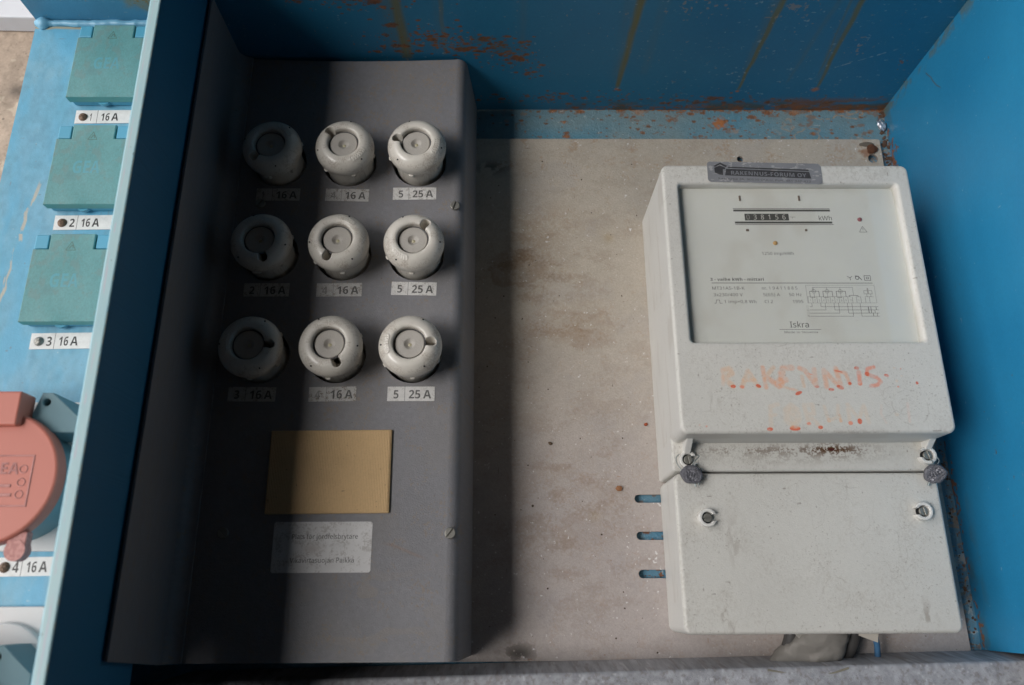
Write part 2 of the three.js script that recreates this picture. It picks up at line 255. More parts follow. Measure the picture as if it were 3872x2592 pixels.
{ // panel on the left that carries the sockets, with the upstanding rim
  const t = tex(135, 520, 3, (u, v) => {
    const x = -328 + u, z = -395 + v, n = fbm(x * 0.035, z * 0.012, 4), f = fbm(x * 0.3, z * 0.2, 3);
    const k = 0.88 + 0.3 * (f - 0.5); O[0] = (0.085 + 0.14 * n) * k; O[1] = (0.375 + 0.05 * n) * k; O[2] = (0.53 + 0.03 * n) * k;
    mixO([0.09, 0.38, 0.58], 0.5 * sm(0.55, 0.75, fbm(x * 0.07, z * 0.02 + 30)));
    mixO([0.26, 0.45, 0.53], 0.3 * sm(0.5, 0.8, fbm(x * 0.1 + 20, z * 0.06)));
    const cx = z < -232 ? -306 + (z + 232) * -0.15 : -306 - (z + 232) * 0.085, d = Math.abs(x - cx + 3 * (vn(z * 0.15, 5) - 0.5));
    mixO([0.47, 0.42, 0.33], 0.9 * sm(1.6, 0.6, d) * sm(0.42, 0.56, fbm(x * 0.5, z * 0.12) + (z > -225 ? 0.08 : -0.05)) * sm(-268, -255, z) * sm(-150, -170, z));
    mixO([0.42, 0.3, 0.12], 0.75 * sm(1.6, 0.3, Math.abs(z + 385 + 1.2 * (vn(x * 0.16, 2) - 0.5))));
    mixO([0.15, 0.2, 0.23], 0.6 * speck(x, z, 0.45, 0.95, 0.03)); mixO([0.55, 0.6, 0.6], 0.6 * speck(x + 9, z, 0.35, 0.98, 0.015));
  });
  const m = std({ map: t, roughness: 0.55, bumpMap: bump(PEEL, 135, 520, 14), bumpScale: 0.00008 });
  mesh('socket_panel', uvY(box(-327, -204.5, 94.5, 97, ZT + 0.2, 300), -328, -193, -395, 125), m, cab);
  mesh('bottom_wall', box(-324.4, XR, -19.8, 94.3, 297, 300), flat(0.017, 0.16, 0.29), cab);
  mesh('outer_wall', box(-327, -324.5, -19.8, 94.3, ZT + 0.2, 300), flat(0.13, 0.36, 0.52), cab);
  const tr = tex(520, 12, 3.9, (u, v) => {
    const n = fbm(u * 0.05, v * 0.3), f = fbm(u * 0.12, v * 0.8 + 9, 3); O[0] = 0.32 + 0.1 * n; O[1] = 0.52 + 0.05 * n; O[2] = 0.57;
    mixO([0.15, 0.42, 0.56], 0.55 * sm(2.4, 1, v) + 0.4 * sm(9, 11, v)); mixO([0.5, 0.46, 0.52], 0.7 * sm(1.3, 0.4, Math.abs(v - 5 + (vn(u * 0.03, 3) - 0.5) * 2)) * sm(0.5, 0.62, f));
    mixO([0.6, 0.58, 0.42], 0.7 * sm(10, 11.2, v) * sm(0.5, 0.6, fbm(u * 0.3, 7))); mixO([0.1, 0.12, 0.12], speck(u, v, 0.3, 0.965, 0.02));
  });
  const g = rbox(-204.3, -197.5, 97.2, 181.2, ZT + 0.3, 300, 1.3, 3), p = g.attributes.position, a = new Float32Array(p.count * 2);
  const inner = [0.017, 0.17, 0.315];
  const gg = g.index ? g.toNonIndexed() : g, q = gg.attributes.position, uv = new Float32Array(q.count * 2); for (let i = 0; i < q.count; i++) { uv[2 * i] = (q.getZ(i) + 395) / 520; uv[2 * i + 1] = 1 - clamp((q.getX(i) + 204.5) / 7.2, 0.01, 0.99); } gg.setAttribute('uv', new THREE.BufferAttribute(uv, 2));
  const n = q.count / 3, A = [], B = []; for (let i = 0; i < n; i++) { const nx = (gg.attributes.normal.getX(3 * i) + gg.attributes.normal.getX(3 * i + 1) + gg.attributes.normal.getX(3 * i + 2)) / 3; (nx > 0.75 ? B : A).push(i); }
  const pick = (l) => { const r = new THREE.BufferGeometry(); for (const k of ['position', 'normal', 'uv']) { const s = gg.attributes[k], w = s.itemSize, d = new Float32Array(l.length * 3 * w); l.forEach((f, j) => d.set(s.array.subarray(f * 3 * w, (f * 3 + 3) * w), j * 3 * w)); r.setAttribute(k, new THREE.BufferAttribute(d, w)); } return r; };
  mesh('rim', [pick(A)], std({ map: tr, roughness: 0.5 }), cab).userData.label = 'pale worn rim beside the sockets';
  mesh('inner_face', [pick(B)], flat(...inner, 0.5, { bumpMap: bump(PEEL, 1, 1, 0.04), bumpScale: 0.0002 }), cab);
  // weld bead along the top of the panel
  const N = 150, R = 12, P = [], I = [], U = [];
  for (let i = 0; i <= N; i++) { const x = -327 + 122 * i / N, w = 2.5 + 1.4 * (fbm(i * 0.13, 4, 2) - 0.4) + (i < 12 ? 1.7 * Math.sin(i / 12 * Math.PI) : 0); const dz = 1.3 * (vn(i * 0.09, 9) - 0.5);
    for (let j = 0; j <= R; j++) { const t = j / R * Math.PI * 2, bump2 = 1 + 0.16 * (vn(i * 0.28, j * 0.5) - 0.5); P.push(x, 97.6 + Math.sin(t) * w * 0.85 * bump2, ZT + 2.4 + dz * 0.6 + Math.cos(t) * w * bump2); U.push(i / N, j / R); } }
  for (let i = 0; i < N; i++) for (let j = 0; j < R; j++) { const s = i * (R + 1) + j; I.push(s, s + R + 1, s + 1, s + 1, s + R + 1, s + R + 2); }
  const wg = new THREE.BufferGeometry(); wg.setAttribute('position', new THREE.Float32BufferAttribute(P, 3)); wg.setAttribute('uv', new THREE.Float32BufferAttribute(U, 2)); wg.setIndex(I); wg.computeVertexNormals();
  mesh('weld_bead', [wg], std({ color: col(0.17, 0.40, 0.55), roughness: 0.4, side: THREE.DoubleSide }), cab);
}
// labels that are screwed to the panel
const labelTex = (a, b, o = {}) => tex(o.w ?? 30.5, 10, 14, (x, y) => {
  const n = fbm(x * 0.3, y * 0.3 + a.charCodeAt(0)), k = (o.white ?? 0.62) * (0.9 + 0.2 * n); O[0] = k; O[1] = k * 0.975; O[2] = k * 0.94;
  const d = o.dirt ?? 0.5, s = a.charCodeAt(0) * 13 + (o.s ?? 0) * 37; mixO([0.2, 0.16, 0.125], d * sm(0.5, 0.72, 0.5 * fbm(x * 0.5 + s, y * 0.5, 3) + 0.5 * fbm(x * 2.3 + s, y * 2.3, 2)));
}, (g) => {
  const c = o.ink ?? '#2b2928', x = 0; if (o.panel) { textFit(g, a, 9.6, 9.6 + (a === '1' ? 1.6 : 3.6), 8.0, 5.6, 'bold', c); line(g, [[14.6, 0], [14.6, 10.2]], 0.3, '#4a4441'); textFit(g, '16', 17, 23, 8.0, 5.6, 'bold', c); textFit(g, 'A', 24.2, 28.8, 8.0, 5.6, 'bold', c); return; }
  textFit(g, a, x + 3.8, x + 3.8 + (a === '1' ? 1.7 : 3.7), 8.2, 5.8, 'bold', c);
  line(g, [[x + 11.2, 0], [x + 11.2, 10]], 0.28, '#4a4441'); const [p, q] = b.split(' '); textFit(g, p, x + 13.6, x + 21.6, 8.2, 5.8, 'bold', c); textFit(g, q, x + 23.1, x + 28.3, 8.2, 5.8, 'bold', c);
}, o.wear);
const paperSide = flat(0.5, 0.48, 0.45, 0.8);
function labelMesh(name, parent, t, x0, y, z0, w = 30.5, turn = 0) {
  const m = std({ map: t, roughness: 0.5 }), g = new THREE.BoxGeometry(w, 0.3, 10), o = mesh(name, [g], [paperSide, paperSide, m, paperSide, paperSide, paperSide], parent);
  return o;
}
function boxTop(w, h, d, t, side, rough = 0.5) { const g = new THREE.BoxGeometry(w, h, d), m = std({ map: t, roughness: rough }); return [g, [side, side, m, side, side, side]]; }
function placed(name, parent, [g, m], x, y, z, turn = 0) { const o = mesh(name, g, m, parent); o.position.set(x * S, y * S, z * S); o.rotation.y = turn; return o; }
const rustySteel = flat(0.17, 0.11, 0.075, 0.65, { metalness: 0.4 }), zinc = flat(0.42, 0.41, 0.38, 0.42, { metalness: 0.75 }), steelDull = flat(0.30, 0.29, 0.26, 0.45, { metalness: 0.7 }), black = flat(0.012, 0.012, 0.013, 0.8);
[['1', -312, rustySteel], ['2', -233, rustySteel], ['3', -153, steelDull], ['4', -21, rustySteel]].forEach(([n, z, m], i) => {
  const o = placed('number_label', cab, boxTop(44, 0.4, 10.2, labelTex(n, '16 A', { w: 44, panel: true, white: 0.72, dirt: 0.12, s: i, ink: '#23211f' }), paperSide), (i === 3 ? -281 : -286.5) + 22, 97.25, z, 0.012);
  o.userData.label = 'label reading ' + n + ' 16 A';
  const sc = mesh('screw', merged([lathe([[0, 1.9], [1.4, 1.7], [2.6, 0.9], [3, 0]], 24), box(-1.7, 1.7, 1.4, 1.95, -0.3, 0.3), box(-0.3, 0.3, 1.4, 1.95, -1.7, 1.7)]), m, o); sc.position.set(-16.8 * S, 0.2 * S, 0.2 * S); sc.rotation.y = 0.5 + i;
});

// ------------------------------------------------------------------ hinged sockets on the panel
const lidTex = tex(47, 58, 9, (x, y) => {
  const n = fbm(x * 0.08, y * 0.05, 3), f = fbm(x * 1.3, y * 0.9, 2), k = 0.86 + 0.22 * (n - 0.5) + 0.2 * (f - 0.5); O[0] = 0.09 * k + 0.045 * n; O[1] = 0.315 * k; O[2] = 0.315 * k;
  mixO([0.16, 0.20, 0.18], 0.35 * sm(0.5, 0.7, fbm(x * 0.2 + 5, y * 0.15))); mixO([0.09, 0.1, 0.09], 0.5 * speck(x, y, 1.2, 0.94, 0.04)); mixO([0.08, 0.1, 0.1], 0.25 * blob(x, y, 14, 38, 4, 3));
}, (g) => {
  g.save(); g.translate(14, 35.6); textFit(g, 'GEA', 0, 17.6, 0, 9, 'bold', 'rgba(74,160,180,0.42)'); g.restore(); g.translate(-8.7, 0);
  line(g, [[29.2, 11], [32.2, 5.3], [35.2, 11], [29.2, 11]], 0.45, '#4a6a62'); line(g, [[30.9, 10], [33, 7.4], [33.6, 10]], 0.5, '#4a6a62'); line(g, [[31.5, 10.2], [32.1, 7]], 0.3, '#4b6d64');
});
const lidUp = std({ map: lidTex, roughness: 0.55, bumpMap: bump(GRAIN, 47, 58, 14), bumpScale: 0.0001 }), lidSide = flat(0.09, 0.32, 0.31, 0.5), sockBlue = flat(0.08, 0.33, 0.47, 0.5);
function socket(label, x, y, z) { // (x, z): the upper left corner
  const t = thing('wall_socket', label, 'socket', [x, y, z], 'three square lidded sockets down the left panel'); t.userData.base = 'wall_socket';
  mesh('base', [rbox(0.8, 46.2, 0, 5.2, 1, 57.4, 1.2)], sockBlue, t);
  mesh('hinge_ear', [rbox(0.2, 9, 3.2, 10.4, 0, 9.6, 1)], sockBlue, t); mesh('hinge_ear', [rbox(38, 46.8, 3.2, 10.4, 0, 9.6, 1)], sockBlue, t);
  const s = new THREE.Shape(); [[9.6, -0.2], [37.4, -0.2], [37.4, 10.2], [47, 10.2], [47, 58], [0, 58], [0, 10.2], [9.8, 10.2]].forEach(([a, b], i) => (i ? s.lineTo(a, -b) : s.moveTo(a, -b))); s.closePath();
  mesh('lid', upAndSides(rise(s, 5.4, 11, 0.7), 0, 47, 0, 58), [lidUp, lidSide], t);
  mesh('thumb_tab', [new THREE.CylinderGeometry(5.2, 5.2, 2.2, 28).translate(22, 3.6, 54.2)], sockBlue, t);
  return t;
}
const s1 = socket('green lidded socket above the label 1 16 A', -289, 97.1, -378);
copy(s1, 'green lidded socket between the labels 1 16 A and 2 16 A', [-289.4, 97.1, -298.3]);
copy(s1, 'lowest green lidded socket, just above the label 3 16 A', [-289.8, 97.1, -219.5]);

const FONT = await new FontLoader().loadAsync('fonts/droid/droid_sans_bold.typeface.json');
// ------------------------------------------------------------------ red industrial sockets below them
const redT = tex(80, 80, 8, (x, y) => { const n = fbm(x * 0.1, y * 0.1, 4), f = fbm(x * 1.5, y * 1.5, 2), k = 0.9 + 0.25 * (n - 0.5) + 0.2 * (f - 0.5); O[0] = 0.48 * k; O[1] = 0.185 * k; O[2] = 0.16 * k; mixO([0.62, 0.33, 0.28], 0.4 * sm(0.45, 0.7, n)); });
const redEmb = (() => { const c = document.createElement('canvas'); c.width = c.height = 640; const g = c.getContext('2d'); g.fillStyle = '#808080'; g.fillRect(0, 0, 640, 640); g.scale(8, 8); g.fillStyle = '#606060'; g.fillRect(0, 29, 61, 26); g.fillStyle = '#909090'; for (let k = 0; k < 400; k++) g.fillRect(rr(0, 80), rr(0, 80), 0.4, 0.4);
  const d = g.getImageData(0, 0, 640, 640).data; return grey(640, 640, (i, j) => d[((639 - j) * 640 + i) * 4] / 255); })();
const red = std({ map: redT, roughness: 0.55, bumpMap: redEmb, bumpScale: 0.002 }), redPlain = flat(0.50, 0.15, 0.105, 0.5), paleGrey = flat(0.62, 0.60, 0.585, 0.55), blueGrey = flat(0.17, 0.27, 0.30, 0.6, { bumpMap: GRAIN, bumpScale: 0.0002 });
function cee(label, x, z, back = -49, front = 36) { // (x, z): the middle of the lid
  const t = thing('industrial_socket', label, 'socket', [x, 97.1, z], 'red industrial sockets on the left panel'); t.userData.base = 'industrial_socket';
  mesh('flange', [rise(rrect(-44, 36, back, front, 4), 0, 3.2, 0.8)], paleGrey, t);
  mesh('collar', [lathe([[31.5, 3], [31.5, 20], [30, 27], [29, 28]], 48)], blueGrey, t);
  const g = lathe([[0, 36], [33.5, 36], [35, 35.4], [35.6, 34], [35.6, 28], [34.6, 27.2], [0, 27.2]], 64), u = upAndSides(g, -40, 40, -40, 40);
  const lid = mesh('lid', u, [red, redPlain], t);
  mesh('hinge', [rbox(-26, 11, 26, 40, -46, -27, 1.6)], redPlain, lid);
  const letters = []; const put = (txt, x, z, h) => { const q = new TextGeometry(txt, { font: FONT, size: h, depth: 0.35, curveSegments: 4 }); q.rotateX(-Math.PI / 2).translate(x, 35.9, z); letters.push(q); };
  put('GEA', -2, -1.5, 6.2); for (const [x0, x1, z0] of [[-3, 12, 4.6], [-12, 13, 9.4], [-12, -4, 13]]) letters.push(rbox(x0, x1, 35.7, 36.35, z0 - 0.9, z0 + 0.9, 0.3));
  for (const z of [-4.2, 2.8, 9.2]) letters.push(new THREE.TorusGeometry(2, 0.35, 6, 20).rotateX(Math.PI / 2).translate(17, 36, z));
  letters.push(rbox(21, 22, 35.8, 36.35, -11, 15, 0.3), rbox(-34, 22, 35.8, 36.35, -11.8, -10.8, 0.3), rbox(-30, 22, 35.8, 36.35, 14.6, 15.6, 0.3)); mesh('lettering', letters, red, lid).userData.label = 'raised maker lettering in a frame';
  mesh('thumb_tab', [new THREE.CylinderGeometry(5.4, 5.4, 6, 28).translate(19, 31, 37.5), rbox(13.9, 24.1, 28.3, 33.7, 28, 37.5, 0.8)], red, lid);
  for (const s of [1, -1]) { const h = new THREE.Shape(); [[12.5, 36], [16, 47.5], [22, 47.5], [38, 34], [38, 25], [12.5, 25]].forEach(([a, b], i) => (i ? h.lineTo(a, b) : h.moveTo(a, b))); h.closePath(); h.holes.push((() => { const q = new THREE.Path(); q.absarc(19.3, 42, 2.1, 0, Math.PI * 2); return q; })());
    const e = rise(h, 3, 30.5, 0.8); if (s < 0) e.scale(-1, 1, 1).translate(-14, 0, 0); const idx = e.index; if (s < 0) { const pa = e.attributes.position.array, na = e.attributes.normal.array, ua = e.attributes.uv.array; for (let i = 0; i < pa.length; i += 9) for (const [A, w] of [[pa, 3], [na, 3], [ua, 2]]) { const o = i / 3 * w; for (let k = 0; k < w; k++) { const q = A[o + w + k]; A[o + w + k] = A[o + 2 * w + k]; A[o + 2 * w + k] = q; } } }
    mesh('hinge_bracket', [e], blueGrey, t); }
  return t;
}
const c1 = cee('red round-lidded industrial socket above the label 4 16 A', -271, -65);
const c2 = cee('red industrial socket cut off by the lower left corner', -272, 66, -66, 40);
mesh('raised_ring', [lathe([[27, 3], [27, 6], [25.6, 7.4], [10, 8]], 64).translate(6, 0, -31)], paleGrey, c2);

// ------------------------------------------------------------------ grey mounting plate
const onPlate = [];
{
  const X0 = -215, X1 = 312, Z0 = -362, Z1 = 62, W = X1 - X0, H = Z1 - Z0;
  const stain = (x, z, cx, cz, rx, rz, a) => { const q = Math.hypot((x - cx) / rx, (z - cz) / rz) + 1.5 * (fbm(x * 0.05, z * 0.06, 4) - 0.5) + 0.5 * (fbm(x * 0.3, z * 0.3, 2) - 0.5); const edge = sm(1.0, 0.9, q) * sm(0.5, 0.95, q); mixO([0.24, 0.15, 0.085], a * (0.42 * sm(1.05, 0.4, q) * (0.35 + 0.5 * sm(0.25, 0.75, fbm(x * 0.8, z * 0.8))) + 0.55 * edge * sm(0.42, 0.62, fbm(x * 0.06, z * 0.06 + 9)))); };
  const t = tex(W, H, 3.4, (u, v) => {
    const x = X0 + u, z = Z0 + v, n = fbm(x * 0.016, z * 0.016, 4), f = fbm(x * 0.22 + z * 0.08, z * 0.26, 3), g = fbm(x * 1.1, z * 1.1, 2), warm = sm(-20, -260, z + 60 * (n - 0.5));
    const k = 0.97 + 0.12 * (n - 0.5) + 0.12 * (f - 0.5) + 0.18 * (g - 0.5);
    O[0] = (0.425 + 0.03 * warm) * k; O[1] = (0.375 + 0.025 * warm) * k; O[2] = (0.352 - 0.022 * warm) * k;
    mixO([0.3, 0.29, 0.31], 0.16 * sm(0.5, 0.75, fbm(x * 0.04 + 9, z * 0.04)));
    mixO([0.22, 0.145, 0.085], 0.5 * sm(0.5, 0.74, fbm(x * 0.05, z * 0.11 + 40, 4) * 0.7 + fbm(x * 0.7, z * 0.7, 2) * 0.3) * (1.25 * blob(x, z, 22, -244, 34, 26) + 0.5 * blob(x, z, 50, -60, 45, 45) + 0.35));
    { const q = 0.55 * fbm(x * 0.07, z * 0.1, 3) + 0.45 * fbm(x * 0.9, z * 0.9, 2); mixO([0.26, 0.155, 0.075], 0.5 * sm(0.42, 0.66, q) * Math.min(1, 1.1 * blob(x, z, 42, -197, 34, 11) + 0.9 * blob(x, z, 18, -250, 26, 22) + 0.5 * blob(x, z, 30, -285, 40, 18) + 0.45 * blob(x, z, 35, -70, 45, 30))); }
    stain(x, z, 20, -246, 40, 16, 0.8); stain(x, z, 44, -194, 40, 14, 0.55); stain(x, z, 12, -262, 22, 12, 0.5); stain(x, z, 60, -46, 24, 12, 0.4); stain(x, z, 14, -180, 26, 8, 0.6); stain(x, z, 62, -186, 14, 9, 0.8);
    mixO([0.03, 0.025, 0.018], 0.85 * sm(0.48, 0.62, fbm(x * 0.25, z * 0.3) + 0.3 * blob(x, z, 12, 30, 9, 5) - 0.02) * blob(x, z, 11, 31, 11, 6) + 0.7 * sm(0.4, 0.55, fbm(x * 0.2, z * 0.2)) * blob(x, z, -8, -332, 14, 6));
    mixO([0.34, 0.2, 0.1], 0.45 * sm(0.6, 0.74, fbm(x * 0.12 + 70, z * 0.12, 4) * 0.6 + 0.4 * fbm(x * 0.8, z * 0.8, 2)) * (0.35 + 0.6 * sm(-300, -345, z)) + 0.5 * sm(0.5, 0.7, fbm(x * 0.3, z * 0.3)) * (blob(x, z, 298, -350, 16, 11) + 0.6 * blob(x, z, 100, -336, 22, 8)));
    mixO([0.35, 0.24, 0.08], 0.35 * blob(x, z, 83, -270, 4, 4) + 0.22 * blob(x, z, 64, -57, 4, 4)); mixO([0.24, 0.09, 0.03], 0.7 * sm(0.3, 0.8, blob(x, z, 297, -346, 8, 5) * (0.4 + fbm(x * 0.4, z * 0.4))));
    mixO([0.10, 0.07, 0.05], 0.8 * speck(x, z, 0.36, 0.98, 0.015)); mixO([0.26, 0.12, 0.06], 0.7 * speck(x + 50, z + 20, 0.42, 0.975, 0.02));
    mixO([0.72, 0.71, 0.7], 0.85 * sm(0.66, 0.73, fbm(x * 0.42, z * 0.42 + 33, 3) + 0.09 * blob(x, z, 98, -30, 14, 14) + 0.02 * sm(-330, -358, z) - 0.15));
  });
  const pl = thing('mounting_plate', 'dirty grey steel mounting plate with slots behind the meter', 'mounting plate');
  const s = rrect(-208, 309.3, -359, 36, 2); 
  for (const z of [-68.9, -43.7, -18.5]) { const h = new THREE.Path(); h.absarc(95, -z, 2.75, Math.PI / 2, Math.PI * 1.5); h.lineTo(128, -z - 2.75); h.absarc(128, -z, 2.75, -Math.PI / 2, Math.PI / 2); h.closePath(); s.holes.push(h); }
  s.holes.push(circ(193, -340.3, 2.6)); s.holes.push(circ(301.3, -341, 4));
  const m = std({ map: t, roughness: 0.62, bumpMap: bump(GRAIN, W, H, 26), bumpScale: 0.00022 });
  mesh('plate', upAndSides(rise(s, -2, 0, 0.3), X0, X1, Z0, Z1), [m, flat(0.25, 0.22, 0.19, 0.7)], pl);
  const bg = new THREE.IcosahedronGeometry(4.1, 4), bp = bg.attributes.position;
  for (let i = 0; i < bp.count; i++) { const a = bp.getX(i), b = bp.getY(i), c = bp.getZ(i), k = 0.62 + 0.75 * fbm(a * 0.35 + 9, c * 0.35 + b * 0.2, 3); bp.setXYZ(i, a * k * 1.05, b * k * 0.5, c * k * 0.9); } bg.computeVertexNormals();
  const bt = mesh('bolt', [bg], flat(0.13, 0.05, 0.022, 0.9, { bumpMap: GRAIN, bumpScale: 0.001 }), pl); bt.position.set(301 * S, 1.2 * S, -348.8 * S); bt.userData.label = 'rust-eaten bolt head in the upper right corner';
  const cg = new THREE.IcosahedronGeometry(3.2, 3), cp = cg.attributes.position; for (let i = 0; i < cp.count; i++) { const k = 0.5 + fbm(cp.getX(i) * 0.4, cp.getZ(i) * 0.4 + 3, 3); cp.setXYZ(i, cp.getX(i) * k * 1.9, cp.getY(i) * k * 0.3, cp.getZ(i) * k * 0.75); } cg.computeVertexNormals();
  mesh('dirt', [cg], flat(0.13, 0.11, 0.085, 0.95), pl).position.set(296.5 * S, 0.4 * S, -353.6 * S);
  // loose flakes: whitish crumbs that nobody could count
  const crumbs = []; for (let i = 0; i < 52; i++) { const k = rnd(); let x = rr(10, 105), z = rr(-355, 30); if (k < 0.3) { x = rr(84, 106); z = rr(-75, 10); } else if (k < 0.5) { x = rr(20, 306); z = -358.6 + rr(0, 3.5) + 8 * rnd() * rnd(); } else if (k < 0.62) { x = rr(110, 300); z = rr(-357, -296); } const q = rr(0.18, 0.55) * (rnd() < 0.1 ? 1.5 : 1);
    const g = new THREE.TetrahedronGeometry(q, 0).scale(1, 0.5, 1).rotateY(rr(0, 6)).translate(x, q * 0.25, z); crumbs.push(g); }
  const o = mesh('paint_crumbs', crumbs, flat(0.78, 0.77, 0.75, 0.8)); o.userData.kind = 'stuff'; o.userData.label = 'white paint crumbs scattered on the grey plate';
  const spots = []; for (let i = 0; i < 60; i++) { const x = rr(-18, 108), z = rr(-355, 34), q = rr(0.2, 0.6) * (rnd() < 0.12 ? 1.6 : 1); spots.push(new THREE.DodecahedronGeometry(q, 0).scale(1, 0.45, rr(0.8, 1.8)).rotateY(rr(0, 6)).translate(x, q * 0.2, z)); }
  const o2 = mesh('dirt_crumbs', spots, flat(0.075, 0.05, 0.035, 0.95)); o2.userData.kind = 'stuff'; o2.userData.label = 'dark dirt crumbs scattered on the grey plate';
  const chunk = (s, x, y, z, m, name, label) => { const g = new THREE.IcosahedronGeometry(s, 1), p = g.attributes.position; for (let i = 0; i < p.count; i++) { const k = 0.75 + 0.5 * vn(p.getX(i) * 1.3 + x, p.getZ(i) * 1.3 + p.getY(i)); p.setXYZ(i, p.getX(i) * k, p.getY(i) * k * 0.6, p.getZ(i) * k * 0.85); } g.computeVertexNormals(); const o = mesh(name, [g], m); o.position.set(x * S, y * S, z * S); return tag(o, label, 'crumb'); };
  chunk(2.3, 81.5, 1.0, -76, flat(0.28, 0.13, 0.06, 0.9), 'rust_chunk', 'brown rust chunk lying left of the uppermost plate slot');
  chunk(1.4, 103, 0.7, -121.5, flat(0.30, 0.07, 0.03, 0.9), 'rust_chunk', 'small red rust chunk lying beside the left edge of the meter');
  chunk(1.5, 34, 0.7, -108, flat(0.12, 0.08, 0.05, 0.9), 'rust_chunk', 'dark brown crumb on the plate midway between fuse cover and meter');
}
{ // crumpled foil in the corner
  const g = new THREE.IcosahedronGeometry(3.6, 3), p = g.attributes.position; for (let i = 0; i < p.count; i++) { const k = 0.7 + 0.6 * vn(p.getX(i) * 0.9 + 5, p.getZ(i) * 0.9 + p.getY(i) * 0.7); p.setXYZ(i, p.getX(i) * k * 0.8, p.getY(i) * k * 0.7, p.getZ(i) * k * 1.5); }
  const o = mesh('foil_scrap', [toCreasedNormals(g, 0.3)], std({ color: col(0.75, 0.74, 0.78), metalness: 0.95, roughness: 0.28 })); o.position.set(314.5 * S, (YB + 2.2) * S, -375 * S); o.rotation.y = 0.25; tag(o, 'crumpled silver foil scrap in the top right corner of the cabinet', 'foil scrap');
}

